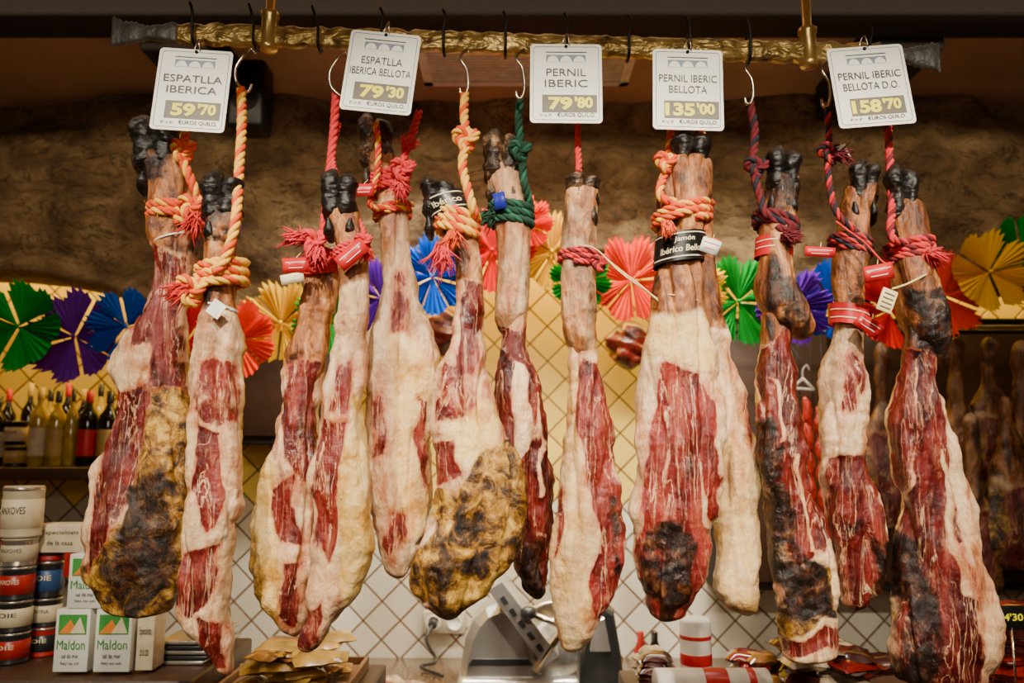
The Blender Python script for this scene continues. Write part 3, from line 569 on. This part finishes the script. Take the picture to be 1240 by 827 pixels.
tag(1054.5, 104, -.08, 93, 105, 4.5, [("PERNIL IBERIC", 76), ("BELLOTA D.O.", 68)], ("158", "70"))

# ------------------------------------------------------------ room shell
g = G('diamond_tiles'); sp = g.n('ShaderNodeSeparateXYZ'); g.L.new(g.n('ShaderNodeNewGeometry').outputs['Position'], sp.inputs[0])
u = g.math('MULTIPLY', g.math('ADD', sp.outputs[0], sp.outputs[2]), .7071/.105); v_ = g.math('MULTIPLY', g.math('SUBTRACT', sp.outputs[0], sp.outputs[2]), .7071/.105)
def gl(q): f = g.math('FRACT', g.math('ADD', q, 100.0)); return g.math('MINIMUM', f, g.math('SUBTRACT', 1.0, f))
ed = g.math('MINIMUM', gl(u), gl(v_)); mr = g.n('ShaderNodeMapRange'); g.L.new(ed, mr.inputs[0]); mr.inputs[1].default_value = .024; mr.inputs[2].default_value = .042
cell = g.n('ShaderNodeTexWhiteNoise'); cb = g.n('ShaderNodeCombineXYZ'); g.L.new(g.math('FLOOR', u), cb.inputs[0]); g.L.new(g.math('FLOOR', v_), cb.inputs[1]); g.L.new(cb.outputs[0], cell.inputs[0])
tile = g.ramp(cell.outputs[0], [(.0, (.48, .43, .33)), (1, (.64, .60, .49))])
tile_glow = g.ramp(cell.outputs[0], [(.0, (.62, .42, .07)), (1, (.76, .56, .13))])  # warm glow of the niche lamp painted into the upper tiles' colour
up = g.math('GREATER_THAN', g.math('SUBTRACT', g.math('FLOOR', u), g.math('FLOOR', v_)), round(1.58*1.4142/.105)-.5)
tile = g.mix(up, tile, tile_glow)
g.bump(mr.outputs[0], .6, .004)
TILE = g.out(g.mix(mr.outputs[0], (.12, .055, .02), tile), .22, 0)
g = G('rough_stone_plaster'); nz = g.noise(g.pos((1, 1, 1.6)), 4.5, 12, .8, .72); c = g.ramp(nz, [(.3, (.08, .042, .016)), (.5, (.24, .145, .06)), (.68, (.44, .30, .14))])
crk = g.ramp(g.noise(g.pos((.8, 1, 2.2)), 3, 7, 2.0, .6), [(.485, 0.0), (.5, .85), (.515, 0.0)])
c = g.mix(crk, c, (.03, .015, .006))
g.bump(g.noise(g.pos(), 10, 12, .5, .72), 1.0, .06); PLAST = g.out(c, .85)
CEIL = plain('ceiling_paint', (.44, .28, .18), .9, sc_=3); WOODD = plain('dark_beam_wood', (.010, .006, .004), .9, sc_=20, bump=.3)
SHELF = plain('shelf_wood', (.05, .022, .010), .45, sc_=25, bump=.2); FLOORM = plain('floor_tile', (.25, .18, .12), .4, sc_=6)
WALLP = plain('painted_wall', (.34, .22, .12), .85, sc_=4)
def slab(name, lo, hi, m, bevel=0):
    mb = MB(); mb.box(lo, hi, m, bevel); return mb.build(name)
CZ = 3.02
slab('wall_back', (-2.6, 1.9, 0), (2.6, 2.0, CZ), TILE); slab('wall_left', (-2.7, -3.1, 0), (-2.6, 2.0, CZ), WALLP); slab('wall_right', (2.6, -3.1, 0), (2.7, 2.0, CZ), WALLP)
slab('wall_front', (-2.7, -3.2, 0), (2.7, -3.1, CZ), WALLP); slab('floor', (-2.7, -3.2, -.1), (2.7, 2.0, 0), FLOORM); slab('ceiling', (-2.7, -3.2, CZ), (2.7, 2.0, CZ+.1), CEIL)
hctl = [(-300, 330), (0, 332), (60, 338), (120, 350), (175, 368), (260, 392), (330, 385), (420, 345), (520, 312), (640, 300), (760, 312), (860, 335), (960, 345), (1100, 342), (1240, 350), (1600, 360)]
HC = [at(a, b, 1.45) for a, b in hctl]; HXS = [c.x for c in HC]; HZS = [c.z for c in HC]
def header():
    nc, nr = 340, 110; v = []
    for i in range(nc+1):
        x = -2.59+5.18*i/nc; zb = float(np.interp(x, HXS, HZS))
        for j in range(nr+1):
            z = zb+(CZ-.001-zb)*j/nr
            d = noise.fractal(Vector((x*1.6, .3, z*2.2)), 1, 2, 6)*.075+abs(noise.noise(Vector((x*3, 3.3, z*6))))*.06+noise.noise(Vector((x*16, .5, z*20)))*.008
            r = .05*(max(0, 1-j/5)**2)
            v.append((x, 1.45-d+r, z))
        v.append((x, 1.60, zb)); v.append((x, 1.60, CZ-.001))
    s = nr+3; f = []
    for i in range(nc):
        f += [(i*s+j, (i+1)*s+j, (i+1)*s+j+1, i*s+j+1) for j in range(nr)]
        f += [(i*s+nr+1, (i+1)*s+nr+1, (i+1)*s, i*s), (i*s+nr+1, i*s+nr+2, (i+1)*s+nr+2, (i+1)*s+nr+1)]
    mb = MB(); mb.add(v, f, PLAST); mb.build('wall_arch_header')
header()
slab('ceiling_beam', (-2.6, .70, 2.93), (2.6, .84, CZ), WOODD, .01)
for x in (-1.02, 1.2): slab('ceiling_beam', (x-.10, .841, 2.90), (x+.10, 1.34, CZ), WOODD, .01)
def vent():
    mb = MB(); W = plain('vent_metal', (.85, .78, .68), .5); a = at(510, 90, 1.2).x; b = at(765, 90, 1.2).x
    mb.box((a, .98, CZ-.012), (b, 1.01, CZ), W); mb.box((a, 1.28, CZ-.012), (b, 1.31, CZ), W); mb.box((a, .98, CZ-.012), (a+.03, 1.31, CZ), W); mb.box((b-.03, .98, CZ-.012), (b, 1.31, CZ), W)
    mb.box((a, .98, CZ-.004), (b, 1.31, CZ), plain('vent_inner', (.25, .18, .14), .6))
    for i in range(13): y = 1.015+i*.020; mb.box((a+.03, y, CZ-.012), (b-.03, y+.012, CZ-.005), W)
    mb.build('ceiling_vent')
vent()
def speaker():
    mb = MB(); c = at(304, 118, 1.2)
    mb.box(c-Vector((.06, .06, .13)), c+Vector((.06, .06, .13)), BLKI, .015)
    mb.lathe(c+Vector((0, -.061, -.03)), [(.045, 0), (.042, .003), (.03, -.004), (.01, -.006)], WOODD, 24, RX)
    mb.tube([c+Vector((0, .02, .12)), Vector((c.x, c.y+.02, CZ))], .012, BLKI, 10); mb.build('loudspeaker')
speaker()

# ------------------------------------------------------------ paper rosettes
def paper(name, col):
    g = G(name); c = g.mix(g.noise(g.pos(), 8, 2), tuple(x*.8 for x in col), col)
    g.out(c, .8, 0, .1); tr = g.n('ShaderNodeBsdfTranslucent'); g.L.new(c, tr.inputs[0]); mx = g.n('ShaderNodeMixShader'); mx.inputs[0].default_value = .30
    g.L.new(g.b.outputs[0], mx.inputs[1]); g.L.new(tr.outputs[0], mx.inputs[2]); g.L.new(mx.outputs[0], g.nt.nodes['Material Output'].inputs[0]); return g.m
PC = dict(g=paper('paper_green', (.003, .38, .04)), p=paper('paper_purple', (.15, .015, .44)), b=paper('paper_blue', (.003, .13, .70)), r=paper('paper_red', (.85, .014, .008)), o=paper('paper_coral', (.95, .07, .015)), y=paper('paper_yellow', (.94, .60, .006)))
def rosette(px, py, rad, col, y, rot):
    mb = MB(); O = at(px, py, y); s = mpp(y, py); R = rad*s; fans = 8; npl = 5
    for k in range(fans):
        a0 = rot+2*math.pi*k/fans; half = math.radians(21.5); n = npl*2+1; dy0 = -.012*(k % 2); v = []
        rings = (.03, .35, .7, 1.0)
        for fr in rings:
            for i in range(n):
                t = i/(n-1)*2-1; a = a0+t*half*(.9+.1*fr)
                rr = R*fr*(1-.17*fr*t*t)*(1.0 if i % 2 == 0 else 1-.10*max(0, fr-.6)/.4)
                z = (.5 if i % 2 else -.5)*.028*fr
                v.append(O+Vector((rr*math.cos(a), z+dy0-.03*fr*(1-t*t), rr*math.sin(a))))
        f = [(q*n+i, (q+1)*n+i, (q+1)*n+i+1, q*n+i+1) for q in range(len(rings)-1) for i in range(n-1)]
        mb.add(v, f, PC[col], False)
    mb.lathe(O+Vector((0, -.02, 0)), [(.004, -.006), (.008, 0), (.004, .006)], PC[col], 10, RX)
    mb.build('paper_rosette')
ros = [(25, 396, 58, 'g'), (92, 408, 60, 'p'), (155, 396, 48, 'b'), (228, 412, 54, 'r'), (288, 412, 52, 'o'), (342, 392, 54, 'y'), (400, 388, 46, 'g'), (462, 362, 50, 'p'), (524, 336, 52, 'b'), (596, 304, 56, 'r'), (636, 272, 36, 'o'), (668, 306, 50, 'y'), (702, 340, 40, 'g'), (764, 340, 56, 'o'), (836, 350, 44, 'y'), (893, 366, 58, 'g'), (958, 372, 50, 'p'), (1004, 366, 52, 'b'), (1076, 376, 50, 'r'), (1140, 358, 54, 'o'), (1196, 330, 52, 'y'), (1234, 300, 40, 'g'), (-40, 380, 50, 'o'), (1290, 290, 50, 'p')]
for i, (x, y, r, c) in enumerate(ros): rosette(x, y, r, c, 1.17+.05*(i % 2), i*.7)
mb = MB(); mb.tube(crom([at(x, y, 1.255) for x, y, r, c in sorted(ros)], .03), .002, TWINE, 5); mb.build('garland_string')

# ------------------------------------------------------------ left shelf with bottles
def zat(py, y): return at(0, py, y).z
zs = zat(566, 1.5)
slab('wall_shelf', (at(-250, 570, 1.5).x, 1.48, zs-.045), (at(150, 570, 1.5).x, 1.899, zs), SHELF, .004)
GLY = plain('olive_oil_bottle', (.50, .34, .03), .12, var=.4, Coat_Weight=.6); GLB = plain('dark_glass', (.012, .008, .006), .08); GLR = plain('red_label_paper', (.55, .01, .01), .4); CAP = plain('cap_black', (.02, .02, .02), .3); GOLDL = plain('gold_label', (.55, .37, .10), .4)
CRL = plain('cream_label', (.70, .60, .40), .5)
def bottle(px, y, w, top, glass, label, cap, name):
    mb = MB(); s = mpp(y, 530); c = at(px, 566, y); r = w*s/2; h = (566-top)*s
    mb.lathe((c.x, y, zs+.001), [(r*.85, .001), (r, .008), (r, h*.60), (r*.92, h*.67), (r*.45, h*.76), (r*.32, h*.80), (r*.30, h*.93)], glass, 24)
    mb.lathe((c.x, y, zs), [(r*.36, h*.84), (r*.38, h*.85), (r*.38, h), (r*.3, h)], cap, 16)
    mb.lathe((c.x, y, zs), [(r*1.015, h*.14), (r*1.02, h*.145), (r*1.02, h*.48), (r*1.015, h*.485)], label, 24)
    mb.build(name)
for px, w, top, gl_, lb, cp in ((-8, 20, 480, GLB, CRL, CAP), (43, 21, 470, GLY, CRL, GOLDL), (65, 20, 474, GLY, GOLDL, CAP), (83, 14, 472, GLY, GLY, CAP), (103, 23, 474, GLB, GLR, GLR), (128, 23, 474, GLB, GOLDL, CAP), (-34, 22, 474, GLB, GLR, CAP)):
    bottle(px, 1.56, w, top, gl_, lb, cp, 'wine_bottle' if gl_ == GLB else 'olive_oil_bottle')
for i, px in enumerate((-20, 4, 30, 55, 76, 96, 116, 140)):
    bottle(px, 1.76, 18, 466+(i*7) % 14, GLB if i % 3 else GLY, (GLR, CRL, GOLDL)[i % 3], (CAP, GLR, GOLDL)[i % 3], 'wine_bottle' if i % 3 else 'olive_oil_bottle')
def jar(px, base, w, h, y, m, lid, name, lab=None, z=None):
    mb = MB(); s = mpp(y, base); c = at(px, base, y); r = w*s/2; H = h*s; z = c.z if z is None else z
    mb.lathe((c.x, y, z), [(r*.94, 0), (r, .003), (r, H*.05), (r*.985, H*.07), (r*.985, H*.86), (r, H*.88), (r, H*.97), (r*.93, H)], m, 28)
    mb.lathe((c.x, y, z), [(r*.9, H*.90), (r*1.02, H*.91), (r*1.02, H*.975), (r*.96, H*.985), (r*.9, H*.98)], lid, 28)
    if lab:
        mb.lathe((c.x, y, z), [(r*.99, H*.18), (r*1.012, H*.185), (r*1.012, H*.74), (r*.99, H*.745)], lab, 28)
        def wp(a, b): return Vector((c.x+r*1.03*math.sin(a), y-r*1.03*math.cos(a), z+H*.5+b))
        text_on(mb, random.choice(["TONYINA", "OLIVES", "PATE", "ANXOVES", "FOIE"]), None, Vector((1, 0, 0)), Vector((0, 0, 1)), 0, .004, 1.3, H*.14, INK if lab in (CRL, TINC) else CREAM, .01, warp=wp)
    mb.build(name)
    return z+H*.99
cy = .50; ctop = zat(806, cy)
SIL = plain('tin_silver', (.50, .46, .40), .25, .8); TINB = plain('tin_black', (.02, .02, .022), .3); TINR = plain('tin_red', (.38, .015, .012), .35); TINC = plain('tin_cream', (.55, .47, .32), .4); TINBL = plain('tin_blue', (.03, .08, .22), .4)
jar(18, 566, 26, 26, 1.56, CAP, GOLDL, 'preserve_jar', GOLDL, zs+.001); jar(18, 540, 24, 30, 1.56, GLB, CAP, 'preserve_jar', CRL)
slab('display_counter', (-2.3, .38, 0), (at(238, 806, .4).x, .78, ctop), SHELF, .006)
def stack(px, items, y):
    z = ctop+.0005
    for w, h, m, lid, lab in items: z = jar(px, 806, w, h, y, m, lid, 'food_tin', lab, z)+.0008
stack(12, [(40, 37, TINB, SIL, TINR), (40, 37, TINB, SIL, CRL), (40, 40, TINB, SIL, TINR), (40, 34, SIL, TINC, TINC), (46, 62, TINC, SIL, CRL)], .53)
stack(51, [(34, 34, TINR, SIL, TINB), (34, 34, TINB, SIL, CRL), (34, 44, TINB, SIL, TINBL), (36, 34, TINR, SIL, TINB)], .60)
stack(-34, [(42, 60, TINC, SIL, TINR), (42, 60, TINC, SIL, CRL), (42, 60, TINC, SIL, TINR)], .53)
def boxp(px0, px1, top, base, y, d, front, deco, name):
    mb = MB(); a = at(px0, base, y); b = at(px1, top, y); z0 = max(a.z, ctop+.0005) if base > 790 else a.z
    mb.box((a.x, y, z0), (b.x, y+d, b.z), front, .002)
    R = Vector((1, 0, 0)); U = Vector((0, 0, 1)); O = Vector(((a.x+b.x)/2, y-.0012, (z0+b.z)/2)); w = b.x-a.x; h = b.z-z0
    deco(mb, O, R, U, w, h); mb.build(name)
BW = plain('box_white', (.70, .70, .62), .45, var=.04); BG = plain('box_green', (.05, .28, .05), .45); BO = plain('box_orange', (.8, .22, .03), .45)
def salt(mb, O, R, U, w, h):
    def poly(pts, m, z=.0): mb.add([O+R*x*w+U*y*h+Vector((0, -z, 0)) for x, y in pts], [tuple(range(len(pts)))], m, False)
    poly([(-.4, .10), (.42, .10), (.42, .42), (-.4, .42)], BG)
    poly([(-.38, .12), (-.05, .34), (.18, .12)], BO, .0004); poly([(-.05, .12), (.22, .38), (.40, .12)], CRL, .0006)
    text_on(mb, "Maldon", O-U*h*.06+Vector((0, -.0004, 0)), R, U, 0, 0, w*.82, h*.15, BG, .0)
    text_on(mb, "sal de mar", O-U*h*.24, R, U, 0, 0, w*.5, h*.07, INK); text_on(mb, "flaky sea salt", O-U*h*.36, R, U, 0, 0, w*.55, h*.06, INK)
ys = .415
boxp(63, 110, 738, 814, ys, .05, BW, salt, 'sea_salt_box'); boxp(112, 161, 738, 814, ys, .05, BW, salt, 'sea_salt_box'); boxp(80, 129, 671, 737, ys+.002, .05, BW, salt, 'sea_salt_box')
def plainb(mb, O, R, U, w, h):
    text_on(mb, "Especialitats", O, R, U, 0, h*.2, w*.7, h*.18, INK)
    text_on(mb, "de la casa", O, R, U, 0, -h*.15, w*.5, h*.16, INK)
boxp(163, 188, 745, 812, .43, .06, CRL, plainb, 'food_carton')
boxp(76, 108, 700, 806, .56, .06, CRL, plainb, 'food_carton'); boxp(76, 108, 670, 699, .56, .05, TINR, plainb, 'food_carton'); boxp(40, 106, 635, 669.3, .56, .07, CRL, plainb, 'food_carton')
def trays():
    mb = MB(); m = plain('tray_black', (.02, .02, .022), .3)
    for i in range(5):
        z = ctop+.001+i*.011; x0 = at(186, 790, .5).x+.01*(i % 3); mb.box((x0, .50, z), (x0+.115, .70, z+.009), m if i % 2 else SIL, .003)
    mb.build('tray_stack')
trays()

# ------------------------------------------------------------ centre: tray with packs, back counter, slicer, socket
slab('serving_counter', (at(239, 806, .4).x+.004, .38, 0), (at(436, 806, .4).x, .78, 1.155), SHELF, .006)
CHE = plain('cheese_slices', (.56, .34, .07), .35, sc_=18, var=.4, Coat_Weight=.5); FILM = plain('vacuum_pack_film', (.44, .20, .05), .12, sc_=25, var=.6, Coat_Weight=1.0)
def packs(name, x0, x1, y0, y1, z, n, mats, th=.014, size=.11):
    mb = MB()
    for i in range(n):
        x = random.uniform(x0, x1); y = random.uniform(y0, y1); zz = z+.006+th*.45*(i//3); a = random.uniform(-.5, .5); N = 10; M = 8; v = []
        w = size*random.uniform(.8, 1.1); h = size*random.uniform(.7, 1)
        for s in (1, -1):
            for p in range(N+1):
                for q in range(M+1):
                    uu = p/N*2-1; vv = q/M*2-1; t = th*.5*(1-abs(uu)**4)*(1-abs(vv)**4)+.0008
                    X = uu*w/2; Y = vv*h/2; v.append((x+X*math.cos(a)-Y*math.sin(a), y+X*math.sin(a)+Y*math.cos(a), zz+s*t+noise.noise(Vector((X*40+i, Y*40, 0)))*.004+.002+(0.05*(Y+h/2))))
        K = (N+1)*(M+1); f = []
        for p in range(N):
            for q in range(M):
                b = p*(M+1)+q; f += [(b, b+M+1, b+M+2, b+1), (K+b, K+b+1, K+b+M+2, K+b+M+1)]
        mb.add(v, f, mats[i % len(mats)])
    mb.build(name)
x1 = at(425, 815, .5).x
mb = MB(); TR = plain('wicker_tray', (.28, .14, .05), .6, bump=.6, sc_=60); xa = at(239, 806, .4).x+.012
mb.box((xa, .42, 1.156), (x1, .74, 1.166), TR, .003)
for (a, b) in (((xa, .42), (x1, .43)), ((xa, .73), (x1, .74)), ((xa, .42), (xa+.01, .74)), ((x1-.01, .42), (x1, .74))): mb.box((a[0], a[1], 1.166), (b[0], b[1], 1.185), TR, .002)
mb.build('serving_tray')
packs('cheese_packs', xa+.08, x1-.06, .50, .66, 1.168, 30, [CHE, FILM, CHE], .018, .10)
RMT = plain('sliced_meat_pack', (.22, .012, .010), .15, sc_=40, var=.7, Coat_Weight=1.0); PFM = plain('pale_pack_film', (.42, .32, .21), .12, sc_=40, var=.5, Coat_Weight=1.0)
DM = plain('dark_meat', (.05, .010, .008), .25, Coat_Weight=1.0)

g = G('granite'); c = g.ramp(g.noise(g.pos(), 120, 3), [(.35, (.02, .015, .012)), (.55, (.16, .10, .06)), (.7, (.36, .26, .16))]); GRAN = g.out(c, .2)
slab('back_counter', (-2.55, 1.25, 0), (2.55, 1.899, .90), GRAN, .008)
ALU = plain('cast_aluminium', (.72, .71, .68), .22, .75, var=.06, sc_=8); DARKP = plain('dark_plastic', (.03, .03, .03), .3)
def slicer():
    mb = MB(); y = 1.36; z0 = .901; bx0 = at(552, 830, y).x; bx1 = at(760, 830, y).x
    mb.box((bx0, y, z0), (bx1, y+.34, z0+.06), ALU, .025)
    body = [(556, 842), (558, 804), (563, 774), (573, 752), (588, 738), (606, 731), (626, 735), (641, 750), (650, 790), (654, 842)]
    mb.prism(body, y+.03, y+.26, ALU, .03)
    mb.prism([(566, 806), (572, 798), (640, 798), (646, 806)], y+.024, y+.04, DARKP, .003)
    mb.prism([(590, 714), (607, 703), (678, 796), (660, 809)], y-.10, y+.16, ALU, .005)
    for i in range(5):
        t = i/5; mb.prism([(605+t*54, 725+t*72), (610+t*54, 721+t*72), (616+t*54, 730+t*72), (611+t*54, 733+t*72)], y-.104, y-.09, DARKP, .001)
    bc = at(674, 782, y+.08)
    mb.lathe(bc, [(.02, -.02), (.14, -.018), (.152, -.008), (.152, .008), (.14, .012), (.03, .018)], STEEL, 56, RX)
    mb.lathe(bc+Vector((0, -.02, 0)), [(.10, 0), (.096, .010), (.05, .02), (.01, .022)], ALU, 40, RX)
    mb.prism([(700, 842), (704, 790), (712, 744), (728, 732), (744, 742), (752, 790), (758, 842)], y-.08, y+.02, DARKP, .012)
    mb.prism([(714, 790), (718, 752), (732, 748), (740, 790)], y-.088, y-.07, ALU, .004)
    a = at(640, 742, y-.12); b = at(716, 772, y-.09); mb.tube([a, b], .010, STEEL, 12); mb.lathe(a, [(.012, -.02), (.024, -.012), (.026, .01), (.012, .02)], DARKP, 20)
    a = at(648, 812, y-.09); b = at(700, 735, y-.09); mb.tube([a, b], .012, STEEL, 12)
    mb.build('meat_slicer')
slicer()
def socket():
    mb = MB(); c = at(538, 753, 1.89); mb.box((c.x-.085, 1.872, c.z-.045), (c.x+.085, 1.899, c.z+.045), plain('socket_plastic', (.42, .36, .26), .4), .008)
    for dx in (-.042, .042): mb.lathe((c.x+dx, 1.871, c.z), [(.03, 0), (.03, .004), (.024, .004), (.022, -.004)], WHT, 24, RX)
    mb.lathe((c.x-.042, 1.87, c.z), [(.018, 0), (.018, .03), (.012, .035)], DARKP, 16, RX)
    mb.tube(crom([(c.x-.042, 1.84, c.z), (c.x-.06, 1.80, c.z-.05), (c.x-.02, 1.78, c.z-.12), (c.x-.07, 1.7, .915), (c.x+.02, 1.6, .91)], .01), .006, DARKP, 8); mb.build('power_socket')
socket()
packs('sliced_meat_packs', at(455, 815, 1.45).x, at(525, 815, 1.45).x, 1.36, 1.5, .904, 6, [PFM, RMT], .02, .09)

# right counter + goods
slab('serving_counter', (at(775, 806, .4).x, .38, 0), (2.3, .78, 1.14), SHELF, .006)
def roll(a, b, y, r, name):
    mb = MB(); A = at(a, 815, y); B = at(b, 815, y); L = B.x-A.x; R = Matrix.Rotation(math.pi/2, 3, 'Y'); C = Vector((A.x, y, 1.141+r))
    mb.lathe(C, [(r*.3, .002), (r*.95, 0), (r, .003), (r, L*.99), (r*.95, L), (r*.3, L-.002)], WHT, 32, R)
    mb.lathe(C, [(r*1.005, L*.42), (r*1.012, L*.425), (r*1.012, L*.62), (r*1.005, L*.625)], LRED, 32, R)
    mb.lathe(C, [(r*1.005, L*.8), (r*1.012, L*.805), (r*1.012, L*.86), (r*1.005, L*.865)], LRED, 32, R)
    mb.lathe(C-Vector((.004, 0, 0)), [(r*.3, 0), (r*.32, .004)], CREAM, 20, R)
    mb.build(name)
roll(793, 930, .43, .046, 'paper_roll')
mb = MB(); X = at(843, 800, .64).x; mb.lathe((X, .64, 1.141), [(.035, 0), (.038, .01), (.038, .15), (.034, .158), (.01, .16)], WHT, 28)
for a, b in ((.05, .075), (.11, .118)): mb.lathe((X, .64, 1.141), [(.0385, a), (.0388, a+.001), (.0388, b), (.0385, b+.001)], LRED, 28)
mb.build('paper_cup_stack')
packs('sliced_meat_packs', at(965, 800, .5).x, at(1075, 800, .5).x, .50, .66, 1.146, 24, [DM, RMT, DM, PFM], .03, .11)
packs('sliced_meat_packs', at(905, 800, .6).x, at(930, 800, .6).x, .56, .66, 1.146, 14, [FILM, RMT, DM, PFM], .03, .08)
packs('sliced_meat_packs', at(785, 800, .6).x, at(808, 800, .6).x, .60, .68, 1.146, 14, [PFM, DM], .03, .07)
packs('sliced_meat_packs', at(1205, 740, .6).x, at(1290, 740, .6).x, .52, .66, 1.146, 32, [RMT, DM], .04, .12)
mb = MB(); c = at(1224, 748, .42); mb.box(c-Vector((.034, .002, .026)), c+Vector((.034, .002, .026)), BLKI, .0015)
text_on(mb, "14'30", c+Vector((0, -.003, 0)), Vector((1, 0, 0)), Vector((0, 0, 1)), 0, .002, .05, .016, PRICE, .02); mb.tube([c-Vector((0, 0, .02)), Vector((c.x, c.y, 1.141))], .0025, STEEL, 8); mb.build('small_price_sign')
for i in range(2):
    mb = MB(); x = at(776+i*17, 790, 1.5).x; mb.lathe((x, 1.5, .901), [(.02, 0), (.024, .005), (.024, .12), (.012, .15), (.012, .18), (.004, .185)], (TINR, GLB)[i], 16); mb.build('condiment_bottle')

# dark wood cupboards
def cupboard(px0, px1, t, b, name, y0=1.66):
    mb = MB(); a = at(px0, b, y0); c = at(px1, t, y0); mb.box((a.x, y0, a.z), (c.x, 1.899, c.z), WOODD, .006)
    n = max(1, int((c.x-a.x)/.4)); w = (c.x-a.x)/n
    for i in range(n):
        mb.box((a.x+w*i+.02, y0-.012, a.z+.03), (a.x+w*(i+1)-.02, y0, c.z-.03), SHELF, .004); mb.lathe((a.x+w*(i+1)-.05, y0-.014, (a.z+c.z)/2), [(.006, 0), (.01, .01), (.008, .016)], BRASS, 12, RX)
    mb.build(name)
cupboard(872, 1440, 385, 715, 'wall_cupboard', 1.66); cupboard(262, 415, 400, 538, 'wall_cupboard')

# rear hanging rail with sausages
rz = zat(402, RRY)
mb = MB(); mb.tube([(at(880, 402, RRY).x, RRY, rz), (at(1420, 402, RRY).x, RRY, rz)], .008, BLKI, 10)
for px in (885, 1110, 1400): x = at(px, 402, RRY).x; mb.tube([(x, RRY, rz), (x, 1.66, rz)], .006, BLKI, 8)
mb.build('rear_hanging_rail')
SAUS = plain('chorizo_skin', (.55, .035, .02), .28, sc_=50, var=.6, bump=.3)
def sausages(px, y, z0p, z1p, n, name='chorizo_string', w=11):
    mb = MB(); s = mpp(y, 550); z0 = zat(z0p, y); z1 = zat(z1p, y); L = (z0-z1)/n; x = at(px, 550, y).x
    mb.tube([(x, y, rz), (x, y, z0-.01)], .0015, TWD, 5)
    for i in range(n):
        for sg in (-1, 1):
            k = 9; pts = [Vector((x+sg*(.016+.010*math.sin(math.pi*j/k)), y+.004*sg, z0-L*i-L*j/k)) for j in range(k+1)]
            mb.tube(pts, [w*s*.5*max(.15, math.sin(math.pi*min(max(j/k, .02), .98))**.45) for j in range(k+1)], SAUS, 12)
    mb.build(name)
sausages(972, 1.36, 480, 675, 6); sausages(988, 1.42, 492, 665, 6); sausages(1001, 1.36, 500, 650, 5)
mb = MB()
for a, b in (((960, 470), (972, 458)), ((972, 458), (986, 472)), ((986, 472), (960, 470))): mb.tube([at(a[0], a[1], 1.27), at(b[0], b[1], 1.27)], .005, WHT, 8)
mb.tube(crom([at(972, 458, 1.27), at(972, 448, 1.27), at(977, 442, 1.27), at(980, 448, 1.27)]), .003, WHT, 6); p = at(974, 442, 1.27); mb.tube([p, Vector((p.x, RRY, rz))], .002, TWD, 5)
mb.build('plastic_hanger')
LOIN = plain('cured_loin_skin', (.12, .010, .006), .3, sc_=28, var=.95, bump=.6, Coat_Weight=.5)
def salami(px, top, bot, w, y):
    mb = MB(); a = at(px, top, y); b = at(px, bot, y); s = mpp(y, top); r = w*s/2; H = a.z-b.z; v = []; nr, n = 30, 32
    for i in range(nr+1):
        t = i/nr; R = r*max(.03, math.sin(math.pi*(t*.96+.02))**.55)
        for j in range(n):
            th = 2*math.pi*j/n; p = Vector((b.x+R*math.cos(th), y+R*.8*math.sin(th), b.z+H*t)); k = 1+.35*noise.noise(p*22)-.10*abs(math.sin(t*14+th*2))**8
            v.append(Vector((b.x, y, p.z))+(p-Vector((b.x, y, p.z)))*k)
    mb.add(v, [(i*n+j, i*n+(j+1) % n, (i+1)*n+(j+1) % n, (i+1)*n+j) for i in range(nr) for j in range(n)]+[tuple(range(n))[::-1], tuple(range(nr*n, nr*n+n))], LOIN)
    mb.tube([a-Vector((0, 0, .01)), Vector((a.x, y, a.z+.1)), Vector((a.x, y, CZ))], .0015, TWD, 5); mb.build('cured_loin')
salami(762, 388, 448, 50, 1.75); salami(536, 372, 432, 50, 1.75)

# ------------------------------------------------------------ lights
def area(name, loc, tgt, sx, sy, e, col, spread=None):
    l = bpy.data.lights.new(name, 'AREA'); l.shape = 'RECTANGLE'; l.size = sx; l.size_y = sy; l.energy = e; l.color = col
    if spread: l.spread = math.radians(spread)
    o = bpy.data.objects.new(name, l); o.location = loc; o.rotation_euler = (Vector(tgt)-Vector(loc)).to_track_quat('-Z', 'Y').to_euler(); sc.collection.objects.link(o)
def spot(name, loc, tgt, e, col, ang, blend=.6, r=.05):
    l = bpy.data.lights.new(name, 'SPOT'); l.energy = e; l.color = col; l.spot_size = math.radians(ang); l.spot_blend = blend; l.shadow_soft_size = r
    o = bpy.data.objects.new(name, l); o.location = loc; o.rotation_euler = (Vector(tgt)-Vector(loc)).to_track_quat('-Z', 'Y').to_euler(); sc.collection.objects.link(o)
W1 = (1, .89, .71)
for x, tx, e in ((-.85, -.62, 170), (-.15, -.10, 185), (.45, .40, 180), (1.0, .85, 140)): spot('ceiling_spot_lamp', (x, -1.45, 2.87), (tx, 0, 1.75), e, W1, 50, .9, .03)
area('front_fill_light', (0, -2.5, 2.3), (0, 0, 1.6), 1.0, .4, 14, (1, .88, .70))  # unseen fill added from the front to soften the ham shadows
area('header_wash_fill', (0, .25, 2.97), (0, 1.45, 2.30), 4.2, .05, 22, (1, .80, .54))  # unseen lamp added to brighten the header wall and rosettes
area('niche_strip_light', (.0, 1.72, 2.68), (0, 1.84, 2.0), 4.6, .08, 64, (1, .66, .12))
area('back_counter_light', (.1, 1.0, 2.9), (.1, 1.6, 1.0), 1.8, .2, 34, (1, .90, .74), 80)
w = bpy.data.worlds.new('world'); sc.world = w; w.use_nodes = True; w.node_tree.nodes['Background'].inputs[0].default_value = (.9, .75, .6, 1); w.node_tree.nodes['Background'].inputs[1].default_value = .06
